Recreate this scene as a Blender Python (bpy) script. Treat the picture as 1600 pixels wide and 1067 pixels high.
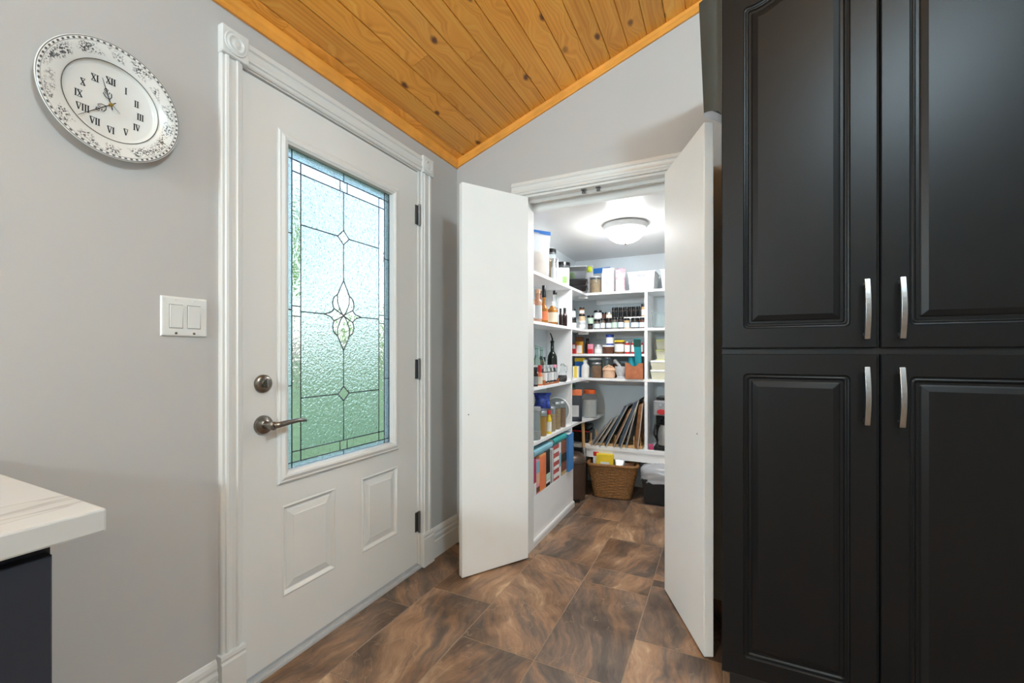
import bpy, bmesh, math, random
from mathutils import Vector, Matrix
random.seed(7)
for o in list(bpy.data.objects): bpy.data.objects.remove(o)
scene = bpy.context.scene
COL = scene.collection

# ---------------------------------------------------------------- camera, world, exposure
cam_data = bpy.data.cameras.new('camera'); cam = bpy.data.objects.new('camera', cam_data); COL.objects.link(cam)
cam.location = (0.0, 0.0, 1.12)
cam.rotation_euler = (math.radians(90), 0, math.radians(26.05))
cam_data.sensor_width = 36.0
cam_data.lens = 675.0 / 1600.0 * 36.0
cam_data.shift_y = 17.5 / 1600.0
cam_data.clip_start = 0.02; cam_data.clip_end = 300
scene.camera = cam
scene.view_settings.view_transform = 'Standard'
scene.view_settings.look = 'None'
scene.view_settings.gamma = 1.0
scene.view_settings.use_curve_mapping = False
scene.view_settings.exposure = 0.06
LAMP_MAIN, LAMP_REAR, LAMP_FILL, LAMP_PANTRY = 150.0, 90.0, 470.0, 80.0
SKY_STRENGTH = 1.75

world = bpy.data.worlds.new('sky'); scene.world = world; world.use_nodes = True
wn = world.node_tree.nodes; wl = world.node_tree.links
for n in list(wn): wn.remove(n)
sky = wn.new('ShaderNodeTexSky'); sky.sky_type = 'NISHITA'; sky.sun_disc = False
sky.sun_elevation = math.radians(42); sky.sun_rotation = math.radians(120); sky.air_density = 1.0; sky.dust_density = 2.5
hsv = wn.new('ShaderNodeHueSaturation'); hsv.inputs['Saturation'].default_value = 0.62
bg = wn.new('ShaderNodeBackground'); bg.inputs['Strength'].default_value = SKY_STRENGTH * 0.3
out = wn.new('ShaderNodeOutputWorld')
wl.new(sky.outputs[0], hsv.inputs['Color']); wl.new(hsv.outputs[0], bg.inputs['Color']); wl.new(bg.outputs[0], out.inputs['Surface'])

# ---------------------------------------------------------------- helpers
def lin(c):
    def f(v):
        v /= 255.0
        return v / 12.92 if v <= 0.04045 else ((v + 0.055) / 1.055) ** 2.4
    return (f(c[0]), f(c[1]), f(c[2]), 1.0)

MATS = {}
def new_mat(name):
    m = bpy.data.materials.new(name); m.use_nodes = True
    nt = m.node_tree
    b = nt.nodes['Principled BSDF']
    MATS[name] = m
    return m, nt, b

def mat(name, col, rough=0.5, metal=0.0, vary=0.06, scale=14.0, bump=0.0, bscale=120.0, trans=0.0, ior=1.45, alpha=1.0, emit=0.0, spec=None, coat=0.0):
    if name in MATS: return MATS[name]
    m, nt, b = new_mat(name)
    N = nt.nodes; L = nt.links
    c = lin(col)
    tc = N.new('ShaderNodeTexCoord'); no = N.new('ShaderNodeTexNoise')
    no.inputs['Scale'].default_value = scale; no.inputs['Detail'].default_value = 4
    L.new(tc.outputs['Object'], no.inputs['Vector'])
    rp = N.new('ShaderNodeValToRGB')
    rp.color_ramp.elements[0].position = 0.3; rp.color_ramp.elements[1].position = 0.7
    rp.color_ramp.elements[0].color = tuple(max(0, v * (1 - vary)) for v in c[:3]) + (1,)
    rp.color_ramp.elements[1].color = tuple(min(1, v * (1 + vary)) for v in c[:3]) + (1,)
    L.new(no.outputs['Fac'], rp.inputs['Fac']); L.new(rp.outputs['Color'], b.inputs['Base Color'])
    b.inputs['Roughness'].default_value = rough; b.inputs['Metallic'].default_value = metal
    b.inputs['IOR'].default_value = ior
    if trans: b.inputs['Transmission Weight'].default_value = trans
    if alpha < 1: b.inputs['Alpha'].default_value = alpha
    if spec is not None: b.inputs['Specular IOR Level'].default_value = spec
    if coat: b.inputs['Coat Weight'].default_value = coat
    if emit:
        b.inputs['Emission Color'].default_value = c; b.inputs['Emission Strength'].default_value = emit
    if bump:
        n2 = N.new('ShaderNodeTexNoise'); n2.inputs['Scale'].default_value = bscale; n2.inputs['Detail'].default_value = 3
        L.new(tc.outputs['Object'], n2.inputs['Vector'])
        bp = N.new('ShaderNodeBump'); bp.inputs['Strength'].default_value = bump; bp.inputs['Distance'].default_value = 0.002
        L.new(n2.outputs['Fac'], bp.inputs['Height']); L.new(bp.outputs['Normal'], b.inputs['Normal'])
    return m

class MB:
    """collects simple shapes into one mesh"""
    def __init__(s): s.v = []; s.f = []
    def add(s, vs, fs):
        n = len(s.v); s.v += [tuple(p) for p in vs]; s.f += [tuple(i + n for i in f) for f in fs]; return s
    def box(s, x0, x1, y0, y1, z0, z1):
        return s.add([(x0,y0,z0),(x1,y0,z0),(x1,y1,z0),(x0,y1,z0),(x0,y0,z1),(x1,y0,z1),(x1,y1,z1),(x0,y1,z1)],
                     [(0,3,2,1),(4,5,6,7),(0,1,5,4),(1,2,6,5),(2,3,7,6),(3,0,4,7)])
    def lathe(s, prof, c=(0,0,0), n=20, sx=1.0, sy=1.0):
        vs = []; fs = []
        for r, z in prof:
            for i in range(n):
                a = 2*math.pi*i/n
                vs.append((c[0]+r*math.cos(a)*sx, c[1]+r*math.sin(a)*sy, c[2]+z))
        for k in range(len(prof)-1):
            for i in range(n):
                j = (i+1) % n
                fs.append((k*n+i, k*n+j, (k+1)*n+j, (k+1)*n+i))
        fs.append(tuple(reversed(range(n)))); fs.append(tuple(range((len(prof)-1)*n, len(prof)*n)))
        return s.add(vs, fs)
    def tube(s, pts, r, n=8, closed=False):
        pts = [Vector(p) for p in pts]; m = len(pts); vs = []; fs = []
        rr = r if isinstance(r, (list, tuple)) else [r]*m
        ref = None
        for i, p in enumerate(pts):
            if closed: t = pts[(i+1) % m] - pts[i-1]
            else: t = pts[min(i+1, m-1)] - pts[max(i-1, 0)]
            t.normalize()
            if ref is None:
                ref = Vector((0,0,1)) if abs(t.z) < 0.9 else Vector((1,0,0))
            u = t.cross(ref)
            if u.length < 1e-5: u = t.cross(Vector((0.3,0.9,0.1)))
            u.normalize(); w = u.cross(t).normalized(); ref = w
            for k in range(n):
                a = 2*math.pi*k/n
                vs.append(p + (u*math.cos(a) + w*math.sin(a))*rr[i])
        for i in range(m if closed else m-1):
            for k in range(n):
                l = (k+1) % n; j = (i+1) % m
                fs.append((i*n+k, i*n+l, j*n+l, j*n+k))
        if not closed:
            fs.append(tuple(reversed(range(n)))); fs.append(tuple(range((m-1)*n, m*n)))
        return s.add(vs, fs)
    def prism(s, poly, lo, hi, axis='z'):
        """poly of 2D points extruded along axis (x: poly is (y,z), y: (x,z), z: (x,y))"""
        def P(p, h):
            return (h,p[0],p[1]) if axis == 'x' else ((p[0],h,p[1]) if axis == 'y' else (p[0],p[1],h))
        n = len(poly)
        vs = [P(p, lo) for p in poly] + [P(p, hi) for p in poly]
        fs = [tuple(reversed(range(n))), tuple(range(n, 2*n))] + [(i, (i+1) % n, n+(i+1) % n, n+i) for i in range(n)]
        return s.add(vs, fs)
    def loops(s, L, cap0=False, cap1=True):
        """bridge successive closed loops with equal point counts"""
        n = len(L[0]); vs = [p for l in L for p in l]; fs = []
        for k in range(len(L)-1):
            for i in range(n):
                j = (i+1) % n
                fs.append((k*n+i, k*n+j, (k+1)*n+j, (k+1)*n+i))
        if cap0: fs.append(tuple(reversed(range(n))))
        if cap1: fs.append(tuple(range((len(L)-1)*n, len(L)*n)))
        return s.add(vs, fs)
    def xf(s, M):
        s.v = [tuple(M @ Vector(p)) for p in s.v]; return s
    def mesh(s, name):
        me = bpy.data.meshes.new(name); me.from_pydata(s.v, [], s.f); me.update()
        bm = bmesh.new(); bm.from_mesh(me); bmesh.ops.recalc_face_normals(bm, faces=bm.faces); bm.to_mesh(me); bm.free()
        return me
    def build(s, name, m, parent=None, smooth=False, bevel=0.0, loc=None, rot=None, seg=2):
        return obj(name, s.mesh(name), m, parent, smooth, bevel, loc, rot, seg)

def obj(name, me, m, parent=None, smooth=False, bevel=0.0, loc=None, rot=None, seg=2):
    o = bpy.data.objects.new(name, me); COL.objects.link(o)
    if m is not None and len(me.materials) == 0: me.materials.append(m)
    if parent is not None: o.parent = parent
    if loc is not None: o.location = loc
    if rot is not None: o.rotation_euler = rot
    if smooth:
        for p in me.polygons: p.use_smooth = True
        if smooth == 'auto':
            try: me.set_sharp_from_angle(angle=math.radians(40))
            except Exception: pass
    if bevel:
        b = o.modifiers.new('bevel', 'BEVEL'); b.width = bevel; b.segments = seg; b.limit_method = 'ANGLE'; b.angle_limit = math.radians(35)
    return o

def tag(o, label, cat, group=None, kind=None):
    o['label'] = label; o['category'] = cat
    if group: o['group'] = group
    if kind: o['kind'] = kind
    return o
def struct(o, label, cat): return tag(o, label, cat, None, 'structure')
def thing(name, label, cat, loc=(0,0,0), rz=0.0, group=None):
    o = bpy.data.objects.new(name, None); COL.objects.link(o); o.empty_display_size = 0.05
    o.location = loc; o.rotation_euler = (0, 0, rz)
    return tag(o, label, cat, group)

def B(*a): return MB().box(*a)

# ---------------------------------------------------------------- materials
m_wall = mat('paint_warm_grey', (191,188,185), 0.62, vary=0.012, scale=3, bump=0.10, bscale=420)
m_white = mat('white_trim_paint', (224,222,218), 0.32, vary=0.01, scale=4, bump=0.02, bscale=90)
m_door = mat('white_door_paint', (229,227,223), 0.36, vary=0.01, scale=4, bump=0.02, bscale=160)
m_leaf = mat('white_slab_paint', (246,246,244), 0.55, vary=0.012, scale=5, bump=0.02, bscale=80)
m_pantry_ceiling = mat('pantry_ceiling_gloss', (236,235,232), 0.22, vary=0.01, bump=0.03, bscale=60)
m_pantry_wall = mat('pantry_wall_pale_blue', (218,226,230), 0.5, vary=0.02, scale=6, bump=0.05, bscale=150)
m_shelf = mat('shelf_white', (246,246,245), 0.35, vary=0.01)
m_black_cab = mat('cabinet_black', (17,17,18), 0.36, vary=0.05, scale=300, bump=0.12, bscale=700, spec=0.22)
m_black_in = mat('cabinet_side_black', (22,23,25), 0.5)
m_bracket = mat('bracket_green_grey', (62,66,64), 0.35, vary=0.12, scale=8)
m_navy_cab = mat('base_cabinet_dark', (40,44,54), 0.4, vary=0.05)
m_nickel = mat('brushed_nickel', (142,135,127), 0.28, 1.0, vary=0.08, scale=60)
m_pull = mat('pull_nickel', (150,151,152), 0.3, 1.0, vary=0.06, scale=90)
m_steel = mat('steel', (176,178,180), 0.25, 1.0)
m_grey_metal = mat('dull_grey_metal', (120,120,120), 0.4, 0.9)
m_came = mat('lead_came', (150,156,160), 0.4, 0.85, vary=0.15, scale=80)
m_sill = mat('sill_grey', (196,196,196), 0.35, 0.1)
m_plug = mat('dark_gasket', (30,30,30), 0.7)
m_grout = mat('grout', (150,128,106), 0.8, vary=0.1, scale=60)
m_black = mat('plain_black', (18,18,19), 0.4)
m_blackgloss = mat('black_plastic', (24,24,26), 0.25)
m_paper = mat('white_paper', (236,236,232), 0.6)
m_lamp_trim = mat('lamp_ring_white', (232,232,230), 0.35)

def lamp_mat(name, col, strength):
    m, nt, b = new_mat(name)
    b.inputs['Base Color'].default_value = (0.9,0.9,0.9,1); b.inputs['Roughness'].default_value = 0.4
    b.inputs['Emission Color'].default_value = lin(col); b.inputs['Emission Strength'].default_value = strength
    return m
m_glow_pantry = lamp_mat('frosted_glow_cool', (252,253,255), LAMP_PANTRY)
m_glow_main = lamp_mat('frosted_glow_main', (208,236,250), LAMP_MAIN)
m_glow_rear = lamp_mat('frosted_glow_rear', (208,236,250), LAMP_REAR)
m_glow_fill = lamp_mat('frosted_glow_fill', (208,236,250), LAMP_FILL)  # glow of the added fill lamp

def glass_mat(name, col, rough, bscale, bstr, ior=1.4, stretch=(1,1,1), dist=0.004):
    m, nt, b = new_mat(name); N = nt.nodes; L = nt.links
    b.inputs['Base Color'].default_value = lin(col); b.inputs['Transmission Weight'].default_value = 1.0
    b.inputs['Roughness'].default_value = rough; b.inputs['IOR'].default_value = ior
    tc = N.new('ShaderNodeTexCoord'); mp = N.new('ShaderNodeMapping'); mp.inputs['Scale'].default_value = stretch
    no = N.new('ShaderNodeTexNoise'); no.inputs['Scale'].default_value = bscale; no.inputs['Detail'].default_value = 2
    no.inputs['Distortion'].default_value = 0.8
    L.new(tc.outputs['Object'], mp.inputs['Vector']); L.new(mp.outputs[0], no.inputs['Vector'])
    bp = N.new('ShaderNodeBump'); bp.inputs['Strength'].default_value = bstr; bp.inputs['Distance'].default_value = dist
    L.new(no.outputs['Fac'], bp.inputs['Height']); L.new(bp.outputs['Normal'], b.inputs['Normal'])
    return m
m_glass_rain = glass_mat('obscure_rain_glass', (226,243,248), 0.20, 75, 0.9)
m_glass_edge = glass_mat('reeded_edge_glass', (205,232,242), 0.22, 60, 0.6, stretch=(1,1,7))
m_glass_bevel = glass_mat('bevelled_clear_glass', (244,250,250), 0.02, 34, 0.7, dist=0.006)
def clear_mat(name, col=(240,246,245), rough=0.04, ior=1.25):
    m, nt, b = new_mat(name)
    b.inputs['Base Color'].default_value = lin(col); b.inputs['Transmission Weight'].default_value = 0.95
    b.inputs['Roughness'].default_value = rough; b.inputs['IOR'].default_value = ior
    return m
m_clear = clear_mat('jar_glass')
m_clear_green = clear_mat('jar_glass_green', (205,228,215))
m_plastic_clear = clear_mat('clear_plastic', (235,236,238), 0.18, 1.2)

def pine_material():
    m, nt, b = new_mat('varnished_knotty_pine'); N = nt.nodes; L = nt.links
    tc = N.new('ShaderNodeTexCoord'); oi = N.new('ShaderNodeObjectInfo')
    mul = N.new('ShaderNodeMath'); mul.operation = 'MULTIPLY'; mul.inputs[1].default_value = 57.0
    L.new(oi.outputs['Random'], mul.inputs[0])
    cmb = N.new('ShaderNodeCombineXYZ'); L.new(mul.outputs[0], cmb.inputs[0]); L.new(mul.outputs[0], cmb.inputs[1])
    add = N.new('ShaderNodeVectorMath'); add.operation = 'ADD'
    L.new(tc.outputs['Object'], add.inputs[0]); L.new(cmb.outputs[0], add.inputs[1])
    # knots
    mk = N.new('ShaderNodeMapping'); mk.inputs['Scale'].default_value = (7.6, 4.2, 0.0)
    L.new(add.outputs[0], mk.inputs['Vector'])
    wob = N.new('ShaderNodeTexNoise'); wob.inputs['Scale'].default_value = 14; L.new(add.outputs[0], wob.inputs['Vector'])
    wmix = N.new('ShaderNodeMixRGB'); wmix.blend_type = 'LINEAR_LIGHT'; wmix.inputs[0].default_value = 0.10
    L.new(mk.outputs[0], wmix.inputs[1]); L.new(wob.outputs['Color'], wmix.inputs[2])
    vo = N.new('ShaderNodeTexVoronoi'); vo.voronoi_dimensions = '2D'; vo.inputs['Scale'].default_value = 1.0
    L.new(wmix.outputs[0], vo.inputs['Vector'])
    # grain, bent around knots
    inv = N.new('ShaderNodeMapRange'); inv.inputs['From Min'].default_value = 0.0; inv.inputs['From Max'].default_value = 0.42
    inv.inputs['To Min'].default_value = 1.0; inv.inputs['To Max'].default_value = 0.0
    L.new(vo.outputs['Distance'], inv.inputs['Value'])
    mg = N.new('ShaderNodeMapping'); mg.inputs['Scale'].default_value = (34.0, 1.4, 34.0)
    L.new(add.outputs[0], mg.inputs['Vector'])
    bend = N.new('ShaderNodeVectorMath'); bend.operation = 'SCALE'; bend.inputs[0].default_value = (1.6, 0.3, 0)
    L.new(inv.outputs[0], bend.inputs['Scale'])
    ad2 = N.new('ShaderNodeVectorMath'); ad2.operation = 'ADD'
    L.new(mg.outputs[0], ad2.inputs[0]); L.new(bend.outputs[0], ad2.inputs[1])
    g = N.new('ShaderNodeTexNoise'); g.inputs['Scale'].default_value = 1.0; g.inputs['Detail'].default_value = 5; g.inputs['Roughness'].default_value = 0.55
    L.new(ad2.outputs[0], g.inputs['Vector'])
    wv = N.new('ShaderNodeTexWave'); wv.inputs['Scale'].default_value = 0.55; wv.inputs['Distortion'].default_value = 5.0; wv.inputs['Detail'].default_value = 2
    L.new(ad2.outputs[0], wv.inputs['Vector'])
    gm = N.new('ShaderNodeMath'); gm.operation = 'MULTIPLY_ADD'; gm.inputs[1].default_value = 0.16
    L.new(wv.outputs['Fac'], gm.inputs[0]); L.new(g.outputs['Fac'], gm.inputs[2])
    rp = N.new('ShaderNodeValToRGB'); e = rp.color_ramp.elements
    e[0].position = 0.30; e[0].color = lin((224,142,44)); e[1].position = 0.98; e[1].color = lin((255,196,92))
    x = e.new(0.62); x.color = lin((250,170,66))
    L.new(gm.outputs[0], rp.inputs['Fac'])
    # board to board tint
    hs = N.new('ShaderNodeHueSaturation'); vr = N.new('ShaderNodeMapRange')
    vr.inputs['To Min'].default_value = 0.84; vr.inputs['To Max'].default_value = 1.06
    L.new(oi.outputs['Random'], vr.inputs['Value']); L.new(vr.outputs[0], hs.inputs['Value'])
    L.new(rp.outputs['Color'], hs.inputs['Color'])
    kr = N.new('ShaderNodeValToRGB'); kr.color_ramp.elements[0].position = 0.055; kr.color_ramp.elements[0].color = (1,1,1,1)
    kr.color_ramp.elements[1].position = 0.125; kr.color_ramp.elements[1].color = (0,0,0,1)
    L.new(vo.outputs['Distance'], kr.inputs['Fac'])
    sc = N.new('ShaderNodeSeparateColor'); L.new(vo.outputs['Color'], sc.inputs[0])
    gate = N.new('ShaderNodeMapRange'); gate.inputs['From Min'].default_value = 0.40; gate.inputs['From Max'].default_value = 0.60
    L.new(sc.outputs[0], gate.inputs['Value'])
    kg = N.new('ShaderNodeMath'); kg.operation = 'MULTIPLY'; L.new(kr.outputs['Color'], kg.inputs[0]); L.new(gate.outputs[0], kg.inputs[1])
    mx = N.new('ShaderNodeMixRGB'); mx.inputs[2].default_value = lin((110,56,18))
    L.new(kg.outputs[0], mx.inputs[0]); L.new(hs.outputs[0], mx.inputs[1])
    L.new(mx.outputs[0], b.inputs['Base Color'])
    b.inputs['Roughness'].default_value = 0.38
    bp = N.new('ShaderNodeBump'); bp.inputs['Strength'].default_value = 0.08; bp.inputs['Distance'].default_value = 0.001
    L.new(g.outputs['Fac'], bp.inputs['Height']); L.new(bp.outputs['Normal'], b.inputs['Normal'])
    return m
m_pine = pine_material()
m_pine_trim = mat('pine_trim', (238,160,66), 0.36, vary=0.12, scale=9)

def tile_material():
    m, nt, b = new_mat('brown_stone_tile'); N = nt.nodes; L = nt.links
    tc = N.new('ShaderNodeTexCoord'); oi = N.new('ShaderNodeObjectInfo')
    mul = N.new('ShaderNodeMath'); mul.operation = 'MULTIPLY'; mul.inputs[1].default_value = 83.0
    L.new(oi.outputs['Random'], mul.inputs[0])
    cmb = N.new('ShaderNodeCombineXYZ')
    for i in range(3): L.new(mul.outputs[0], cmb.inputs[i])
    rot = N.new('ShaderNodeVectorRotate'); rot.rotation_type = 'Z_AXIS'
    ra = N.new('ShaderNodeMath'); ra.operation = 'MULTIPLY_ADD'; ra.inputs[1].default_value = 1.3; ra.inputs[2].default_value = -0.9
    L.new(oi.outputs['Random'], ra.inputs[0]); L.new(ra.outputs[0], rot.inputs['Angle'])
    L.new(tc.outputs['Object'], rot.inputs['Vector'])
    add = N.new('ShaderNodeVectorMath'); add.operation = 'ADD'
    L.new(rot.outputs[0], add.inputs[0]); L.new(cmb.outputs[0], add.inputs[1])
    # warped layers
    wp = N.new('ShaderNodeTexNoise'); wp.inputs['Scale'].default_value = 3.2; wp.inputs['Detail'].default_value = 3
    L.new(add.outputs[0], wp.inputs['Vector'])
    wm = N.new('ShaderNodeMixRGB'); wm.blend_type = 'LINEAR_LIGHT'; wm.inputs[0].default_value = 0.10
    L.new(add.outputs[0], wm.inputs[1]); L.new(wp.outputs['Color'], wm.inputs[2])
    mp = N.new('ShaderNodeMapping'); mp.inputs['Scale'].default_value = (6.0, 1.3, 1.0)
    L.new(wm.outputs[0], mp.inputs['Vector'])
    n1 = N.new('ShaderNodeTexNoise'); n1.inputs['Scale'].default_value = 1.0; n1.inputs['Detail'].default_value = 9; n1.inputs['Roughness'].default_value = 0.62
    L.new(mp.outputs[0], n1.inputs['Vector'])
    rp = N.new('ShaderNodeValToRGB'); e = rp.color_ramp.elements
    e[0].position = 0.30; e[0].color = lin((88,76,66)); e[1].position = 0.72; e[1].color = lin((212,176,138))
    for p, c in ((0.41,(114,95,82)), (0.48,(138,110,88)), (0.55,(160,123,93)), (0.62,(172,140,110))):
        q = e.new(p); q.color = lin(c)
    mf = N.new('ShaderNodeMapping'); mf.inputs['Scale'].default_value = (46.0, 7.0, 1.0); L.new(wm.outputs[0], mf.inputs['Vector'])
    nf = N.new('ShaderNodeTexNoise'); nf.inputs['Scale'].default_value = 1.0; nf.inputs['Detail'].default_value = 6; nf.inputs['Roughness'].default_value = 0.7
    L.new(mf.outputs[0], nf.inputs['Vector'])
    nfs = N.new('ShaderNodeMath'); nfs.operation = 'MULTIPLY_ADD'; nfs.inputs[1].default_value = 0.46; nfs.inputs[2].default_value = -0.24
    L.new(nf.outputs['Fac'], nfs.inputs[0])
    nsum = N.new('ShaderNodeMath'); nsum.operation = 'ADD'; L.new(n1.outputs['Fac'], nsum.inputs[0]); L.new(nfs.outputs[0], nsum.inputs[1])
    L.new(nsum.outputs[0], rp.inputs['Fac'])
    # large grey clouds
    n2 = N.new('ShaderNodeTexNoise'); n2.inputs['Scale'].default_value = 4.0; n2.inputs['Detail'].default_value = 4
    L.new(wm.outputs[0], n2.inputs['Vector'])
    r2 = N.new('ShaderNodeValToRGB'); r2.color_ramp.elements[0].position = 0.45; r2.color_ramp.elements[1].position = 0.62
    L.new(n2.outputs['Fac'], r2.inputs['Fac'])
    mg = N.new('ShaderNodeMixRGB'); mg.blend_type = 'MULTIPLY'; mg.inputs[2].default_value = lin((190,184,178))
    L.new(r2.outputs['Color'], mg.inputs[0]); L.new(rp.outputs['Color'], mg.inputs[1])
    # thin pale veins
    n3 = N.new('ShaderNodeTexNoise'); n3.inputs['Scale'].default_value = 3.0; n3.inputs['Detail'].default_value = 5; n3.inputs['Distortion'].default_value = 0.6
    L.new(wm.outputs[0], n3.inputs['Vector'])
    sub = N.new('ShaderNodeMath'); sub.operation = 'SUBTRACT'; sub.inputs[1].default_value = 0.5; L.new(n3.outputs['Fac'], sub.inputs[0])
    ab = N.new('ShaderNodeMath'); ab.operation = 'ABSOLUTE'; L.new(sub.outputs[0], ab.inputs[0])
    vr = N.new('ShaderNodeMapRange'); vr.inputs['From Min'].default_value = 0.0; vr.inputs['From Max'].default_value = 0.004
    vr.inputs['To Min'].default_value = 0.30; vr.inputs['To Max'].default_value = 0.0
    L.new(ab.outputs[0], vr.inputs['Value'])
    mv = N.new('ShaderNodeMixRGB'); mv.inputs[2].default_value = lin((190,164,136))
    L.new(vr.outputs[0], mv.inputs[0]); L.new(mg.outputs[0], mv.inputs[1])
    L.new(mv.outputs[0], b.inputs['Base Color'])
    b.inputs['Roughness'].default_value = 0.42
    bp = N.new('ShaderNodeBump'); bp.inputs['Strength'].default_value = 0.12; bp.inputs['Distance'].default_value = 0.002
    L.new(n1.outputs['Fac'], bp.inputs['Height']); L.new(bp.outputs['Normal'], b.inputs['Normal'])
    return m
m_tile = tile_material()

def counter_material():
    m, nt, b = new_mat('white_veined_countertop'); N = nt.nodes; L = nt.links
    tc = N.new('ShaderNodeTexCoord'); mp = N.new('ShaderNodeMapping'); mp.inputs['Scale'].default_value = (5.0, 0.7, 1.0); mp.inputs['Rotation'].default_value = (0,0,0.5)
    L.new(tc.outputs['Object'], mp.inputs['Vector'])
    n = N.new('ShaderNodeTexNoise'); n.inputs['Scale'].default_value = 1.6; n.inputs['Detail'].default_value = 6; n.inputs['Distortion'].default_value = 0.5
    L.new(mp.outputs[0], n.inputs['Vector'])
    rp = N.new('ShaderNodeValToRGB'); e = rp.color_ramp.elements
    e[0].position = 0.40; e[0].color = lin((184,182,178)); e[1].position = 0.62; e[1].color = lin((194,193,190))
    q = e.new(0.485); q.color = lin((194,192,188)); q = e.new(0.50); q.color = lin((160,156,152)); q = e.new(0.515); q.color = lin((197,195,192))
    L.new(n.outputs['Fac'], rp.inputs['Fac']); L.new(rp.outputs[0], b.inputs['Base Color'])
    b.inputs['Roughness'].default_value = 0.3
    return m
m_counter = counter_material()
# ================================================================ THE SETTING
XA, YB = -1.426, 2.17          # inner faces of the door wall and the pantry wall
XR, YF = 3.2, -3.0             # far sides of the kitchen, behind and beside the camera
SL = 0.354                     # ceiling slope
Z0 = 2.256                     # ceiling height at the door wall
RX = 1.0; RZ = Z0 + SL*(RX-XA)
PXL, PYR, PZC, PXR = -1.18, 3.70, 1.93, 0.35   # pantry shell

# floor: grout bed with single tiles
floor = struct(MB().box(XA-0.02, XR, YF, 2.22, -0.06, -0.0010).box(PXL-0.05, PXR+0.05, 2.22, PYR+0.05, -0.06, -0.0010).build('floor', m_grout), 'brown stone-look tiled floor running from the kitchen into the pantry', 'floor')
tile_cache = {}
def tile(x0, x1, y0, y1):
    g = 0.0016
    x0 += g; x1 -= g; y0 += g; y1 -= g
    if x1-x0 < 0.01 or y1-y0 < 0.01: return
    w, d = round(x1-x0, 4), round(y1-y0, 4)
    if (w, d) not in tile_cache:
        c = 0.0015
        L = []
        for ins, z in ((0,-0.0035),(0,-0.0012),(c,0.0)):
            L.append([(-w/2+ins,-d/2+ins,z),(w/2-ins,-d/2+ins,z),(w/2-ins,d/2-ins,z),(-w/2+ins,d/2-ins,z)])
        tile_cache[(w, d)] = MB().loops(L, cap0=True).mesh('tile'); tile_cache[(w, d)].materials.append(m_tile)
    obj('tile', tile_cache[(w, d)], None, floor, loc=((x0+x1)/2, (y0+y1)/2, 0))
def column(x0, x1, y_from, y_to, joint, step=0.61):
    ys = [y_from]; k = joint
    while k - step > y_from + 0.02: k -= step
    while k < y_to - 0.02:
        if k > y_from + 0.02: ys.append(k)
        k += step
    ys.append(y_to)
    for a, c in zip(ys, ys[1:]): tile(x0, x1, a, c)
for x0, x1, j in ((-1.426,-1.24,1.513), (-1.24,-0.93,1.69), (-0.93,-0.62,1.45), (-0.62,-0.31,2.06), (-0.31,0.0,1.73), (0.0,0.31,1.5), (0.31,0.62,1.9), (0.62,0.93,1.6)):
    column(x0, x1, -0.6, 2.165 if x0 < -0.94 or x0 > -0.32 else 2.225, j)
tile(-0.985, -0.93, 2.165, 2.225); tile(-0.31, -0.2, 2.165, 2.225)
for x0, x1, js in ((-1.18,-0.93,(2.275,2.66,3.27,3.70)), (-0.93,-0.62,(2.225,2.885,3.50,3.70)), (-0.62,-0.31,(2.225,2.608,3.29,3.70)), (-0.31,0.0,(2.275,2.9,3.5,3.70)), (0.0,0.35,(2.275,2.6,3.2,3.70))):
    for a, c in zip(js, js[1:]): tile(x0, x1, a, c)
tile(-0.31, -0.2, 2.225, 2.275)

# walls
DY0, DY1, DZ1 = 0.880, 1.812, 2.068      # rough opening of the entry door
w = MB().box(XA-0.14, XA, YF, DY0, 0, Z0+0.1).box(XA-0.14, XA, DY1, YB+0.1, 0, Z0+0.1).box(XA-0.14, XA, DY0, DY1, DZ1, Z0+0.1)
struct(w.build('wall_left', m_wall), 'light warm grey painted wall with the white entry door', 'wall')
OX0, OX1, OZ = -0.986, -0.205, 1.985     # pantry opening
w = MB().prism([(XA,0),(OX0,0),(OX0,OZ),(XA,OZ)], YB, YB+0.10, 'y').prism([(OX1,0),(XR,0),(XR,OZ),(OX1,OZ)], YB, YB+0.10, 'y')
w.prism([(XA,OZ),(XR,OZ),(XR,RZ-SL*(XR-RX)+0.1),(RX,RZ+0.1),(XA,Z0+0.1)], YB, YB+0.10, 'y')
struct(w.build('wall_back', m_wall), 'light grey wall with the pantry doorway, rising to the sloped ceiling', 'wall')
struct(MB().box(XR, XR+0.1, YF, YB+0.1, 0, 2.6).build('wall_right', m_wall), 'plain light grey kitchen wall far right of the black cabinets', 'wall')
w = MB().prism([(XA,0),(XR,0),(XR,2.5),(RX,RZ+0.1),(XA,Z0+0.1)], YF-0.1, YF, 'y')
struct(w.build('wall_front', m_wall), 'plain light grey kitchen wall opposite the pantry doorway', 'wall')
struct(B(PXL-0.08, PXL, YB+0.10, PYR+0.08, 0, PZC+0.06).build('wall_pantry_left', m_pantry_wall), 'pale wall behind the left shelves of the pantry', 'wall')
struct(B(PXL, PXR+0.08, PYR, PYR+0.08, 0, PZC+0.06).build('wall_pantry_back', m_pantry_wall), 'pale blue back wall of the pantry behind the rear shelves', 'wall')
struct(B(PXR, PXR+0.08, YB+0.10, PYR, 0, PZC+0.06).build('wall_pantry_right', m_pantry_wall), 'pale side wall of the pantry hidden behind the right door leaf', 'wall')
struct(B(PXL, PXR, YB+0.10, PYR, PZC, PZC+0.06).build('ceiling_pantry', m_pantry_ceiling), 'glossy white pantry ceiling around the dome light', 'ceiling')

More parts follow.
